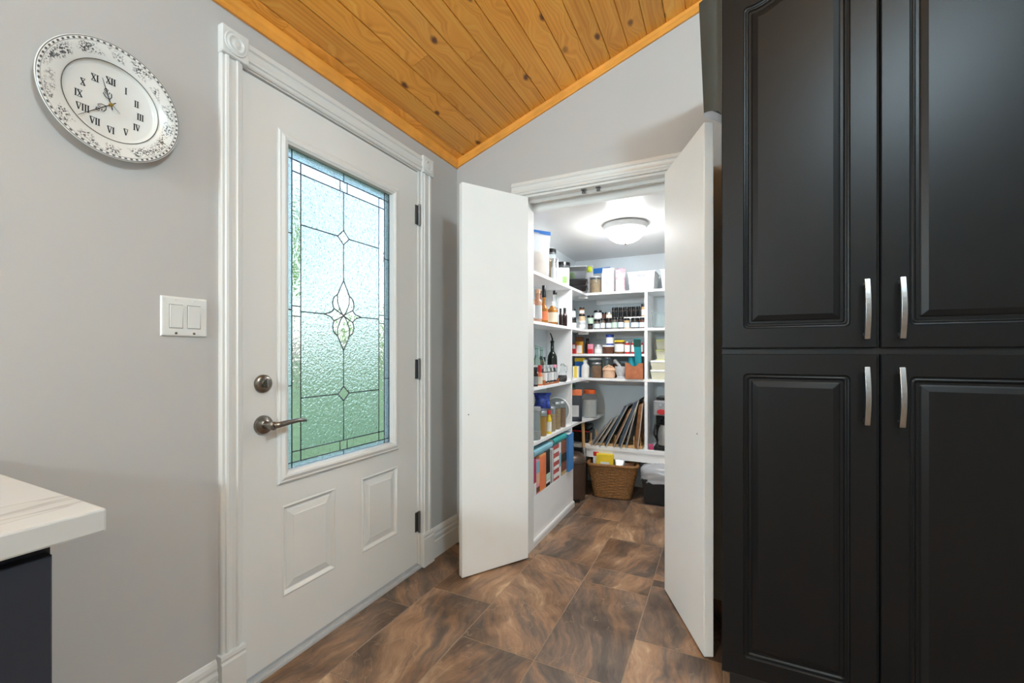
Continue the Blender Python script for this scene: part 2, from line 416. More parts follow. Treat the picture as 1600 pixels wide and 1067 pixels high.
# knotty pine ceiling, one plank at a time
ang = math.atan(SL)
ceil_len = (RX-XA)/math.cos(ang)
ceiling = MB().box(0, ceil_len, YF, YB, 0.0135, 0.05).build('ceiling', m_pine_trim)
ceiling.location = (XA, 0, Z0); ceiling.rotation_euler = (0, -ang, 0)
struct(ceiling, 'sloped ceiling of orange varnished knotty pine boards', 'ceiling')
plank_cache = {}
def plank(x0, x1, y0, y1):
    w, d = round(x1-x0, 4), round(y1-y0, 4)
    if (w, d) not in plank_cache:
        c = 0.0035
        L = [[(-w/2,-d/2,0.013),(w/2,-d/2,0.013),(w/2,d/2,0.013),(-w/2,d/2,0.013)],
             [(-w/2,-d/2,c),(w/2,-d/2,c),(w/2,d/2,c),(-w/2,d/2,c)],
             [(-w/2+c*0.8,-d/2+0.0006,0),(w/2-c*0.8,-d/2+0.0006,0),(w/2-c*0.8,d/2-0.0006,0),(-w/2+c*0.8,d/2-0.0006,0)]]
        plank_cache[(w, d)] = MB().loops(L, cap0=True).mesh('plank'); plank_cache[(w, d)].materials.append(m_pine)
    obj('plank', plank_cache[(w, d)], None, ceiling, loc=((x0+x1)/2, (y0+y1)/2, 0))
edges = [0.002]; k = 0.0584
while k < ceil_len - 0.01: edges.append(k); k += 0.0921
edges.append(ceil_len)
joints = {0:[1.02,-1.2], 1:[-0.4], 2:[0.2,-2.0], 3:[1.47], 4:[-1.0], 5:[1.62,-0.6], 6:[0.9], 7:[-1.6], 8:[0.3], 9:[-0.2], 10:[1.3], 11:[-1.3]}
for i, (a, c) in enumerate(zip(edges, edges[1:])):
    js = [YF] + sorted(joints.get(i, [random.uniform(-2, 1)])) + [YB-0.001]
    for p, q in zip(js, js[1:]): plank(a+0.0006, c-0.0006, p, q)
cr = MB().box(0, (XR-RX)/math.cos(ang), YF, YB, 0, 0.05).build('ceiling_right', m_white)
cr.location = (RX, 0, RZ); cr.rotation_euler = (0, ang, 0)
struct(cr, 'white painted far slope of the ceiling beyond the ridge', 'ceiling')

# pine trim where ceiling meets walls
pr = [(0,0),(0.010,0),(0.014,0.006),(0.014,0.014),(0.020,0.022),(0.022,0.034),(0.022,0.046),(0,0.046)]
t = MB().prism([(XA+p, 2.214+q) for p, q in pr], YF, YB-0.0005, 'y')
struct(t.build('trim_1', m_pine_trim), 'varnished pine moulding along the top of the entry door wall', 'moulding')
n = len(pr)
va = [(XA+0.001, YB-p, 2.216+q) for p, q in pr]; vb = [(RX, YB-p, 2.216+q+0.3562*(RX-XA)) for p, q in pr]
t = MB().add(va+vb, [tuple(range(n)), tuple(range(n,2*n))]+[(i,(i+1)%n,n+(i+1)%n,n+i) for i in range(n)])
struct(t.build('trim_2', m_pine_trim), 'varnished pine moulding rising along the pantry wall below the ceiling', 'moulding')

# casing profile: (across, out) from the inner edge
def casing_profile(wd, dp):
    return [(0,0),(0,dp*0.55),(0.05*wd,dp*0.72),(0.16*wd,dp*0.72),(0.20*wd,dp*0.95),(0.30*wd,dp*1.0),(0.36*wd,dp*0.74),(0.50*wd,dp*0.66),(0.64*wd,dp*0.74),(0.70*wd,dp*1.0),(0.80*wd,dp*0.95),(0.84*wd,dp*0.72),(0.95*wd,dp*0.72),(wd,dp*0.55),(wd,0)]

# entry door casing (fluted sides, head, rosettes, plinth blocks)
cas = bpy.data.objects.new('trim_3', None); COL.objects.link(cas); cas.location = (XA, 1.346, 0)
struct(cas, 'white fluted casing around the entry door with bullseye corner blocks', 'door casing')
def local(mb): return mb.xf(Matrix.Translation((-XA, -1.346, 0)))
def side_casing(y0, y1):
    wd = y1-y0
    local(MB().prism([(XA+o, y0+a) for a, o in casing_profile(wd, 0.021)], 0.172, 2.063, 'z')).build('side_casing', m_white, cas)
side_casing(0.815, 0.884); side_casing(1.818, 1.902)
local(MB().prism([(XA+o, 2.066+a) for a, o in casing_profile(0.080, 0.021)], 0.899, 1.816, 'y')).build('head_casing', m_white, cas)
def rosette(y0, y1):
    o = local(MB().box(XA, XA+0.026, y0, y1, 2.062, 2.150)).build('corner_block', m_white, cas, bevel=0.003)
    yc, zc, R = (y0+y1)/2, 2.106, min(y1-y0, 0.088)*0.44
    pf = [(0.0,0.004),(0.18*R,0.006),(0.3*R,0.004),(0.40*R,0.0005),(0.48*R,0.0005),(0.58*R,0.0055),(0.70*R,0.006),(0.8*R,0.001),(0.86*R,0.001),(0.93*R,0.004),(R,0.0)]
    mb = MB().lathe([(max(r,0.0003), z) for r, z in pf], n=28)
    mb.xf(Matrix(((0,0,1,XA+0.026),(1,0,0,yc),(0,1,0,zc),(0,0,0,1)))); local(mb)
    mb.build('bullseye', m_white, o, smooth=True)
rosette(0.812, 0.897); rosette(1.816, 1.905)
def plinth(y0, y1):
    pf = [(0,0),(0.030,0),(0.030,0.145),(0.026,0.152),(0.028,0.160),(0.026,0.172),(0,0.172)]
    local(MB().prism([(XA+p, z) for p, z in pf], y0, y1, 'y')).build('plinth_block', m_white, cas, bevel=0.0015)
plinth(0.808, 0.886); plinth(1.818, 1.908)
local(B(XA-0.14, XA+0.004, 0.880, 0.888, 0.02, 2.068)).build('jamb', m_white, cas)
local(B(XA-0.14, XA+0.004, 1.804, 1.812, 0.02, 2.068)).build('jamb', m_white, cas)
local(B(XA-0.14, XA+0.004, 0.888, 1.804, 2.061, 2.068)).build('jamb', m_white, cas)
local(B(XA-0.002, XA+0.0065, 0.8815, 0.8865, 0.835, 0.905)).build('strike_plate', m_grey_metal, cas)
local(MB().box(XA-0.13, XA+0.004, 0.888, 1.804, 0.0, 0.016).box(XA-0.13, XA-0.055, 0.888, 1.804, 0.016, 0.026).box(XA-0.008, XA+0.014, 0.886, 1.816, 0.0, 0.010)).build('threshold', m_sill, cas)

# pantry doorway casing
pc = bpy.data.objects.new('trim_4', None); COL.objects.link(pc); pc.location = (-0.585, YB, 0)
struct(pc, 'white moulded casing around the pantry doorway with two catches', 'door casing')
def plocal(mb): return mb.xf(Matrix.Translation((0.585, -YB, 0)))
plocal(MB().prism([(YB-o, 1.985+a) for a, o in casing_profile(0.074, 0.020)], -1.058, -0.112, 'x')).build('head_casing', m_white, pc)
plocal(MB().prism([(OX0-0.002-a, YB-o) for a, o in casing_profile(0.072, 0.020)], 0.0, 1.984, 'z')).build('side_casing', m_white, pc)
plocal(MB().prism([(OX1+0.002+a, YB-o) for a, o in casing_profile(0.09, 0.020)], 0.0, 1.984, 'z')).build('side_casing', m_white, pc)
plocal(B(OX0, OX0+0.012, YB-0.004, YB+0.105, 0, 1.972)).build('jamb', m_white, pc)
plocal(B(OX1-0.012, OX1, YB-0.004, YB+0.105, 0, 1.972)).build('jamb', m_white, pc)
plocal(B(OX0, OX1, YB-0.004, YB+0.105, 1.972, 1.984)).build('jamb', m_white, pc)
plocal(B(OX0+0.012, OX1-0.012, YB+0.045, YB+0.06, 1.957, 1.972)).build('stop_strip', m_white, pc)
for cx in (-0.655, -0.578):
    plocal(MB().lathe([(0.009,0),(0.009,0.006),(0.006,0.010),(0.003,0.017)], (cx, YB+0.022, 1.953), n=12).box(cx-0.012, cx+0.012, YB+0.012, YB+0.032, 1.968, 1.972)).build('ball_catch', m_grey_metal, pc)
plocal(B(PXL+0.2, PXR, YB+0.1, YB+0.112, PZC-0.01, PZC)).build('inner_head', m_white, pc)

# baseboards
bp_prof = [(0,0),(0.016,0),(0.016,0.090),(0.012,0.098),(0.014,0.106),(0.014,0.118),(0.009,0.128),(0.011,0.138),(0.009,0.150),(0.004,0.160),(0,0.162)]
def baseboard(name, a, c, axis, label):
    if axis == 'y': mb = MB().prism([(XA+p, z) for p, z in bp_prof], a, c, 'y')
    else: mb = MB().prism([(YB-p, z) for p, z in bp_prof], a, c, 'x')
    struct(mb.build(name, m_white), label, 'baseboard')
baseboard('baseboard_left', 0.24, 0.807, 'y', 'white moulded baseboard between the counter and the entry door')
baseboard('baseboard_left_corner', 1.909, YB-0.001, 'y', 'white moulded baseboard between the entry door and the corner')
baseboard('baseboard_back', XA+0.017, -1.061, 'x', 'white moulded baseboard behind the open left pantry door leaf')

# ================================================================ ENTRY DOOR
door = bpy.data.objects.new('door_1', None); COL.objects.link(door); door.location = (XA, 1.346, 0)
struct(door, 'white entry door with leaded decorative glass and two raised lower panels', 'door')
DF, DB = XA-0.004, XA-0.048      # faces of the slab
LY0, LY1, LZ0, LZ1 = 1.040, 1.630, 0.672, 1.898   # cut-out for the glass
PA = (1.036,1.274,0.236,0.566); PB = (1.419,1.652,0.236,0.566)
dy0, dy1, dz0, dz1 = 0.8905, 1.8015, 0.028, 2.057
s = MB()
s.box(DB,DF,dy0,PA[0],dz0,dz1).box(DB,DF,PB[1],dy1,dz0,dz1)
s.box(DB,DF,PA[0],PB[1],LZ1,dz1).box(DB,DF,PA[0],PB[1],PA[3],LZ0).box(DB,DF,PA[0],PB[1],dz0,PA[2])
s.box(DB,DF,PA[1],PB[0],PA[2],PA[3]).box(DB,DF,PA[0],LY0,LZ0,LZ1).box(DB,DF,LY1,PB[1],LZ0,LZ1)
local(s).build('slab', m_door, door)
local(B(DB-0.004,DF-0.004,dy0,dy1,0.018,dz0)).build('door_sweep', m_sill, door)
def rect(y0,y1,z0,z1,ins,x): return [(x,y0+ins,z0+ins),(x,y1-ins,z0+ins),(x,y1-ins,z1-ins),(x,y0+ins,z1-ins)]
for P in (PA, PB):
    L = [rect(*P,i,DF+d) for i, d in ((-0.0005,0.0),(0.005,0.0025),(0.008,0.001),(0.016,-0.009),(0.021,-0.009),(0.024,-0.006),(0.045,-0.001),(0.047,0.0005))]
    local(MB().loops(L)).build('panel', m_door, door)
# glass frame
G = (1.057,1.613,0.689,1.881)
L = [rect(*G,i,DF+d) for i, d in ((-0.042,-0.002),(-0.041,0.006),(-0.034,0.010),(-0.030,0.009),(-0.018,0.014),(-0.010,0.013),(-0.006,0.009),(0.0,0.006),(0.0,-0.022),(-0.02,-0.022))]
local(MB().loops(L, cap1=False)).build('glass_frame', m_door, door, bevel=0.001)
L = [rect(*G,i,DB-d) for i, d in ((-0.042,-0.002),(-0.036,0.010),(0.0,0.008),(0.0,-0.016))]
local(MB().loops(L, cap1=False)).build('outer_glass_frame', m_door, door)
# glass pieces
GX0, GX1 = XA-0.026, XA-0.0205
def pane(poly, m, name='pane'):
    mb = local(MB().prism(poly, GX0, GX1, 'x'))
    return mb.build(name, m, door)
ya, yb, yc, yd, ye = 1.089, 1.127, 1.334, 1.543, 1.579
za, zb, zc_, zd, ze = 0.709, 0.749, 0.947, 1.277, 1.608
zf, zg = 1.801, 1.845
def R_(y0,y1,z0,z1): return [(y0,z0),(y1,z0),(y1,z1),(y0,z1)]
for z0, z1 in ((G[2],0.997),(0.997,1.281),(1.281,1.566),(1.566,G[3])):
    pane(R_(G[0],ya,z0,z1), m_glass_edge); pane(R_(ye,G[1],z0,z1), m_glass_edge)
for y0, y1 in ((ya,yc),(yc,ye)):
    pane(R_(y0,y1,G[2],za), m_glass_edge); pane(R_(y0,y1,zg,G[3]), m_glass_edge)
hs_ = 0.019
for y0, y1 in ((ya,yb),(yd,ye)):
    for z0, z1 in ((za,zb),(zb,zd-hs_),(zd-hs_,zd+hs_),(zd+hs_,zf),(zf,zg)): pane(R_(y0,y1,z0,z1), m_glass_bevel, 'bevelled_pane')
for z0, z1 in ((za,zb),(zf,zg)):
    for y0, y1 in ((yb,yc-hs_),(yc-hs_,yc+hs_),(yc+hs_,yd)): pane(R_(y0,y1,z0,z1), m_glass_bevel, 'bevelled_pane')
dw, dh = 0.031, 0.030
def arc(pts, n=6):
    out = []
    for i in range(len(pts)-1):
        p0 = pts[max(i-1,0)]; p1 = pts[i]; p2 = pts[i+1]; p3 = pts[min(i+2,len(pts)-1)]
        for k in range(n):
            t = k/n
            out.append(tuple(0.5*((2*p1[j])+(-p0[j]+p2[j])*t+(2*p0[j]-5*p1[j]+4*p2[j]-p3[j])*t*t+(-p0[j]+3*p1[j]-3*p2[j]+p3[j])*t**3) for j in range(2)))
    out.append(tuple(pts[-1])); return out
# quarter outline of the centre motif, from upper tip to side tip
petal_out = arc([(0.0,0.148),(0.016,0.118),(0.032,0.086)])
lobe_out = arc([(0.032,0.086),(0.050,0.072),(0.057,0.048),(0.050,0.026)])
leaf_out = arc([(0.050,0.026),(0.066,0.010),(0.100,0.0)])
quarter = petal_out[:-1] + lobe_out[:-1] + leaf_out
petal_in = arc([(0.032,0.086),(0.030,0.052),(0.016,0.020),(0.0,0.0)])
lobe_in = arc([(0.050,0.026),(0.026,0.014),(0.0,0.0)])
def Q(pts, sy, sz): return [(yc+sy*p[0], zd+sz*p[1]) for p in pts]
# plain rain glass: rows between the lines, corners cut by diamonds and motif
for sy, yo in ((-1,yb),(1,yd)):
    pane([(yo,zf),(yc,zf),(yc,ze+dh),(yc+sy*dw,ze),(yo,ze)], m_glass_rain)
    pane([(yo,ze),(yc+sy*dw,ze),(yc,ze-dh)] + Q(quarter,sy,1) + [(yo,zd)], m_glass_rain)
    pane([(yo,zc_),(yc+sy*dw,zc_),(yc,zc_+dh)] + Q(quarter,sy,-1) + [(yo,zd)], m_glass_rain)
    pane([(yo,zb),(yc,zb),(yc,zc_-dh),(yc+sy*dw,zc_),(yo,zc_)], m_glass_rain)
for z in (ze, zc_):
    pane([(yc-dw,z),(yc,z-dh),(yc+dw,z),(yc,z+dh)], m_glass_bevel, 'bevelled_pane')
for sz in (1,-1):
    right = petal_out + petal_in[1:]
    left = [(-p[0],p[1]) for p in reversed(right)]
    pane(Q(right + left[1:-1],1,sz), m_glass_bevel, 'bevelled_pane')
    for sy in (1,-1):
        pane(Q(lobe_out + lobe_in[1:] + list(reversed(petal_in))[1:-1],sy,sz), m_glass_bevel, 'bevelled_pane')
for sy in (1,-1):
    up = leaf_out[::-1] + lobe_in[1:]       # tip -> junction -> centre
    dn = [(p[0],-p[1]) for p in reversed(up)]
    pane(Q(up + dn[1:-1],sy,1), m_glass_bevel, 'bevelled_pane')
# lead came lattice
cm = MB(); xm = (GX0+GX1)/2
def line(p, q, r=0.0026): cm.tube([(xm,p[0],p[1]),(xm,q[0],q[1])], r, 6)
def curve(pts, r=0.0026): cm.tube([(xm,p[0],p[1]) for p in pts], r, 6)
for y in (ya, ye): line((y,G[2]),(y,G[3]))
for y in (yb, yd): line((y,za),(y,zg))
for z in (za, zg): line((G[0],z),(G[1],z))
for z in (zb, zf): line((ya,z),(ye,z))
for z in (0.997,1.281,1.566): line((G[0],z),(ya,z)); line((ye,z),(G[1],z))
for y0, y1 in ((ya,yb),(yd,ye)):
    for d in (-hs_,hs_): line((y0,zd+d),(y1,zd+d))
for z0, z1 in ((za,zb),(zf,zg)):
    for d in (-hs_,hs_): line((yc+d,z0),(yc+d,z1))
line((yc,G[2]),(yc,za)); line((yc,zg),(yc,G[3]))
line((yc,zb),(yc,zc_-dh)); line((yc,zc_+dh),(yc,zd-0.148)); line((yc,zd+0.148),(yc,ze-dh)); line((yc,ze+dh),(yc,zf))
for z in (zc_, ze):
    line((yb,z),(yc-dw,z)); line((yc+dw,z),(yd,z))
    curve([(yc-dw,z),(yc,z-dh)]); curve([(yc,z-dh),(yc+dw,z)]); curve([(yc+dw,z),(yc,z+dh)]); curve([(yc,z+dh),(yc-dw,z)])
line((yb,zd),(yc-0.100,zd)); line((yc+0.100,zd),(yd,zd))
for sy in (1,-1):
    for sz in (1,-1):
        for c in (quarter, petal_in, lobe_in): curve(Q(c,sy,sz), 0.0029)
local(cm).build('lead_came', m_came, door, smooth=True)
# deadbolt, lever, hinges
YL = 0.963
def xlathe(prof, y, z, x0=None, n=28):
    return MB().lathe(prof, n=n).xf(Matrix(((0,0,1,DF if x0 is None else x0),(1,0,0,y),(0,1,0,z),(0,0,0,1))))
db = local(xlathe([(0.0315,0),(0.0315,0.006),(0.029,0.010),(0.020,0.013),(0.0125,0.014),(0.0125,0.020)], YL, 1.013)).build('deadbolt', m_nickel, door, smooth='auto')
local(MB().box(DF+0.018,DF+0.034,YL-0.004,YL+0.004,0.999,1.029)).build('thumb_turn', m_nickel, db, bevel=0.003)
lv = local(xlathe([(0.0325,0),(0.0325,0.007),(0.030,0.012),(0.018,0.015),(0.0135,0.018),(0.0125,0.045),(0.0145,0.047),(0.0145,0.060),(0.011,0.063)], YL, 0.871)).build('lever_set', m_nickel, door, smooth='auto')
xl = DF+0.054
local(MB().tube([(xl,YL,0.871),(xl+0.002,YL+0.03,0.872),(xl+0.004,YL+0.06,0.8755),(xl+0.004,YL+0.09,0.8775),(xl+0.001,YL+0.115,0.8755),(xl-0.006,YL+0.134,0.871)], [0.012,0.0105,0.009,0.008,0.0075,0.006], 10)).build('lever', m_nickel, lv, smooth=True)
local(xlathe([(0.004,0),(0.004,0.003)], YL, 0.871, DF+0.062, 12)).build('lock_button', m_plug, lv)
for zc in (1.835,1.035,0.242):
    h_ = local(MB().tube([(XA+0.006,1.8055,zc-0.055),(XA+0.006,1.8055,zc+0.055)], 0.0062, 12)).build('hinge', m_grey_metal, door, smooth='auto')
    local(B(XA-0.003,XA-0.0005,1.775+0.008,1.806,zc-0.05,zc+0.05)).build('hinge_plate', m_grey_metal, h_)
    local(B(XA+0.0035,XA+0.0052,1.806,1.826,zc-0.05,zc+0.05)).build('hinge_plate', m_nickel, h_)

# ================================================================ PANTRY DOOR LEAVES
def leaf(name, hx, hy, fx, fy, side, label):
    """flush slab from hinge to free edge; side=+1 puts the thickness to the right of hinge->free"""
    d = Vector((fx-hx, fy-hy, 0)); wd = d.length; rz = math.atan2(d.y, d.x)
    o = bpy.data.objects.new(name, None); COL.objects.link(o); o.location = (hx, hy, 0); o.rotation_euler = (0,0,rz)
    struct(o, label, 'door')
    t0, t1 = (0, 0.035*side) if side > 0 else (0.035*side, 0)
    MB().box(0, wd, min(t0,t1), max(t0,t1), 0.008, 1.963).build('slab', m_leaf, o, bevel=0.003)
    yf = 0.0
    MB().lathe([(0.0028,-0.001),(0.0028,0.001)], n=10).xf(Matrix.Translation((wd-0.035 if side < 0 else wd*0.86, yf, 0.812)) @ Matrix.Rotation(math.radians(90),4,'X')).build('screw_hole', m_plug, o)
    for zc in (0.25, 1.72):
        MB().tube([(-0.004, t1*0.5 if side > 0 else t0*0.5, zc-0.035),(-0.004, t1*0.5 if side > 0 else t0*0.5, zc+0.035)], 0.005, 10).build('hinge', m_white, o)
    return o
# the leaf ends were measured on the visible (inner) faces
leaf('door_2', -0.948, 2.142, -1.156, 1.805, -1, 'white flush pantry door leaf swung open beside the entry door')
leaf('door_3', -0.248, 2.140, -0.063, 1.726, 1, 'white flush pantry door leaf swung open against the black cabinet')
# ================================================================ TALL BLACK CABINET
CF = 1.52                                   # front of the doors
def rloop(x0, x1, z0, z1, r, arch, y, nc=5, nt=16):
    """closed loop: rounded corners, arched top edge; constant point count"""
    pts = []
    def corner(cx, cz, a0):
        for k in range(nc+1):
            a = a0 + math.pi/2*k/nc
            pts.append((cx+r*math.cos(a), y, cz+r*math.sin(a)))
    corner(x0+r, z0+r, math.pi); corner(x1-r, z0+r, 1.5*math.pi)
    corner(x1-r, z1-r, 0)
    for k in range(1, nt):
        t = k/nt; x = (x1-r) + ((x0+r)-(x1-r))*t
        pts.append((x, y, z1 + arch*math.sin(math.pi*t)**2))
    corner(x0+r, z1-r, 0.5*math.pi)
    return pts
tall = thing('tall_cabinet', 'tall black kitchen cabinet with four raised-panel doors', 'cabinet', (0.39, 1.85, 0))
def tl(mb): return mb.xf(Matrix.Translation((-0.39, -1.85, 0)))
tl(MB().box(-0.004, 0.790, CF+0.022, 2.150, 0.10, 2.290).box(0.02, 0.77, CF+0.09, 2.150, 0.0, 0.10)).build('carcass', m_black_in, tall)
def cab_door(x0, x1, z0, z1, arch, handle_x, hz0, hz1):
    rings = [(0.0,0.020,0.001,0),(0.0,0.002,0.001,0),(0.002,0.0,0.002,0),(0.060,0.0,0.012,1),(0.0625,0.0035,0.011,1),(0.066,0.0045,0.010,1),(0.069,0.0030,0.009,1),(0.072,0.0035,0.009,1),(0.0755,0.0075,0.006,1),(0.082,0.0075,0.004,1),(0.086,0.0050,0.002,1),(0.098,0.0012,0.002,1),(0.100,0.0006,0.002,1)]
    L = []
    for ins, dep, r, ar in rings:
        top = z1-ins-(0.045*ar if arch else 0)
        L.append(rloop(x0+ins, x1-ins, z0+ins, top, r, (arch if ar else 0), CF+dep))
    d = tl(MB().loops(L, cap0=True)).build('door', m_black_cab, tall)
    hx = handle_x; pts = []
    W, T = 0.0065, 0.0035
    n = 12; prof = []
    mb = MB(); Ls = []
    for k in range(n+1):
        t = k/n; z = hz0+(hz1-hz0)*t
        y = CF-0.018-0.012*math.sin(math.pi*t)
        Ls.append([(hx-W,y-T,z),(hx+W,y-T,z),(hx+W,y+T,z),(hx-W,y+T,z)])
    mb.loops(Ls, cap0=True)
    for z in (hz0+0.012, hz1-0.012):
        mb.box(hx-0.005, hx+0.005, CF-0.020, CF+0.001, z-0.005, z+0.005)
    tl(mb).build('handle', m_pull, d, bevel=0.0012)
cab_door(-0.004, 0.384, 1.134, 2.295, 0.035, 0.357, 1.158, 1.324)
cab_door(0.392, 0.780, 1.134, 2.295, 0.035, 0.433, 1.158, 1.324)
cab_door(-0.004, 0.384, 0.115, 1.116, 0, 0.357, 0.919, 1.081)
cab_door(0.392, 0.780, 0.115, 1.116, 0, 0.432, 0.919, 1.081)
# rounded dark bracket on the cabinet side above the pantry door leaf
L = []
for k in range(9):
    a = k/8
    z = 1.918+(2.288-1.918)*a
    half = []
    xl_ = -0.058-0.015*a
    for j in range(9):
        t = j/8; xx = -0.0045+(xl_+0.0045)*t
        yy = 1.543+0.030*t*t
        zz = z + (0.034*math.sqrt(t)-0.034 if k == 0 else 0)
        half.append((xx, yy, zz))
    half += [(xl_, 1.60, z), (-0.0045, 1.60, z-(0.034 if k == 0 else 0))]
    L.append(half)
tl(MB().loops(L, cap0=True)).build('side_bracket', m_bracket, tall, smooth='auto')['label'] = 'dark green-grey rounded bracket on the cabinet side'

# ================================================================ COUNTER AT THE LEFT
base = thing('base_cabinet', 'dark base cabinet under the white countertop', 'cabinet', (-1.09, -0.9, 0))
def bl(mb): return mb.xf(Matrix.Translation((1.09, 0.9, 0)))
bl(MB().box(-1.42, -0.770, -2.2, 0.236, 0.10, 0.882).box(-1.42, -0.83, -2.2, 0.236, 0.0, 0.10)).build('carcass', m_navy_cab, base)
for y0, y1 in ((-0.36,0.232),(-0.96,-0.365),(-1.56,-0.965)):
    L = []
    for ins, dep in ((0,0.0),(0,-0.018),(0.002,-0.02),(0.06,-0.02),(0.064,-0.015),(0.076,-0.013),(0.09,-0.018)):
        L.append([(-0.770-dep,y0+ins,0.115+ins),(-0.770-dep,y1-ins,0.115+ins),(-0.770-dep,y1-ins,0.868-ins),(-0.770-dep,y0+ins,0.868-ins)])
    bl(MB().loops(L, cap0=True)).build('door', m_navy_cab, base)
ct = MB().box(-1.4255, -0.732, -2.2, 0.278, 0.884, 0.915).build('countertop', m_counter, bevel=0.003)
tag(ct, 'white grey-veined kitchen countertop end at the left edge', 'countertop')

# ================================================================ PLATE CLOCK
clock = thing('wall_clock', 'round china plate clock with a floral rim and Roman numerals', 'clock', (XA, 0.547, 1.762))
def clock_material():
    m, nt, b = new_mat('printed_china'); N = nt.nodes; L = nt.links
    tc = N.new('ShaderNodeTexCoord'); sp = N.new('ShaderNodeSeparateXYZ'); L.new(tc.outputs['Object'], sp.inputs[0])
    cb = N.new('ShaderNodeCombineXYZ'); L.new(sp.outputs[1], cb.inputs[0]); L.new(sp.outputs[2], cb.inputs[1])
    ln = N.new('ShaderNodeVectorMath'); ln.operation = 'LENGTH'; L.new(cb.outputs[0], ln.inputs[0])
    def band(lo, hi, soft=0.001):
        a = N.new('ShaderNodeMapRange'); a.inputs['From Min'].default_value = lo-soft; a.inputs['From Max'].default_value = lo+soft
        c = N.new('ShaderNodeMapRange'); c.inputs['From Min'].default_value = hi-soft; c.inputs['From Max'].default_value = hi+soft
        c.inputs['To Min'].default_value = 1; c.inputs['To Max'].default_value = 0
        for q in (a, c): L.new(ln.outputs['Value'], q.inputs['Value'])
        x = N.new('ShaderNodeMath'); x.operation = 'MULTIPLY'; L.new(a.outputs[0], x.inputs[0]); L.new(c.outputs[0], x.inputs[1]); return x
    def mulm(a, c):
        x = N.new('ShaderNodeMath'); x.operation = 'MULTIPLY'; L.new(a, x.inputs[0]); L.new(c, x.inputs[1]); return x
    def thr(sock, lo, hi):
        x = N.new('ShaderNodeMapRange'); x.inputs['From Min'].default_value = lo; x.inputs['From Max'].default_value = hi
        L.new(sock, x.inputs['Value']); return x
    # clusters of small leaves and blossoms on the rim
    big = N.new('ShaderNodeTexNoise'); big.inputs['Scale'].default_value = 26; L.new(cb.outputs[0], big.inputs['Vector'])
    clus = thr(big.outputs['Fac'], 0.44, 0.56)
    vo = N.new('ShaderNodeTexVoronoi'); vo.voronoi_dimensions = '2D'; vo.inputs['Scale'].default_value = 190; L.new(cb.outputs[0], vo.inputs['Vector'])
    spots = thr(vo.outputs['Distance'], 0.40, 0.22)
    vine = N.new('ShaderNodeTexNoise'); vine.inputs['Scale'].default_value = 150; vine.inputs['Distortion'].default_value = 1.0; L.new(cb.outputs[0], vine.inputs['Vector'])
    vin = thr(vine.outputs['Fac'], 0.54, 0.60)
    mxm = N.new('ShaderNodeMath'); mxm.operation = 'MAXIMUM'; L.new(spots.outputs[0], mxm.inputs[0]); L.new(vin.outputs[0], mxm.inputs[1])
    flow = mulm(mulm(clus.outputs[0], mxm.outputs[0]).outputs[0], band(0.110, 0.132, 0.003).outputs[0])
    # small repeating border at the edge
    at = N.new('ShaderNodeMath'); at.operation = 'ARCTAN2'; L.new(sp.outputs[1], at.inputs[0]); L.new(sp.outputs[2], at.inputs[1])
    sn = N.new('ShaderNodeMath'); sn.operation = 'MULTIPLY'; sn.inputs[1].default_value = 70; L.new(at.outputs[0], sn.inputs[0])
    si = N.new('ShaderNodeMath'); si.operation = 'SINE'; L.new(sn.outputs[0], si.inputs[0])
    bead = mulm(thr(si.outputs[0], -0.3, 0.5).outputs[0], band(0.1362, 0.1405, 0.0006).outputs[0])
    l1 = band(0.1348, 0.1356, 0.0004); l2 = band(0.1418, 0.1436, 0.0004)
    acc = flow
    for q in (bead, l1, l2):
        x = N.new('ShaderNodeMath'); x.operation = 'MAXIMUM'; L.new(acc.outputs[0], x.inputs[0]); L.new(q.outputs[0], x.inputs[1]); acc = x
    mx = N.new('ShaderNodeMixRGB'); mx.inputs[1].default_value = lin((230,229,225)); mx.inputs[2].default_value = lin((84,84,86))
    L.new(acc.outputs[0], mx.inputs[0]); L.new(mx.outputs[0], b.inputs['Base Color'])
    b.inputs['Roughness'].default_value = 0.12
    return m
m_china = clock_material()
AX = Matrix(((0,0,1,0),(1,0,0,0),(0,1,0,0),(0,0,0,1)))
pf = [(0.060,0.004),(0.085,0.006),(0.100,0.016),(0.144,0.027),(0.1455,0.0285),(0.1445,0.030),(0.1385,0.0295),(0.100,0.0205),(0.0965,0.0185),(0.094,0.0135),(0.088,0.0115),(0.040,0.0110),(0.0005,0.0110)]
MB().lathe(pf, n=96).xf(AX).build('plate', m_china, clock, smooth=True)
m_gold = mat('dark_gilt_line', (92,88,78), 0.35, 0.5)
ring = [(0.022*0+0.0205, 0.0975*math.cos(2*math.pi*k/72), 0.0975*math.sin(2*math.pi*k/72)) for k in range(72)]
MB().tube(ring, 0.0009, 6, closed=True).build('gilt_ring', m_gold, clock)
m_ink = mat('black_ink', (22,22,24), 0.5)
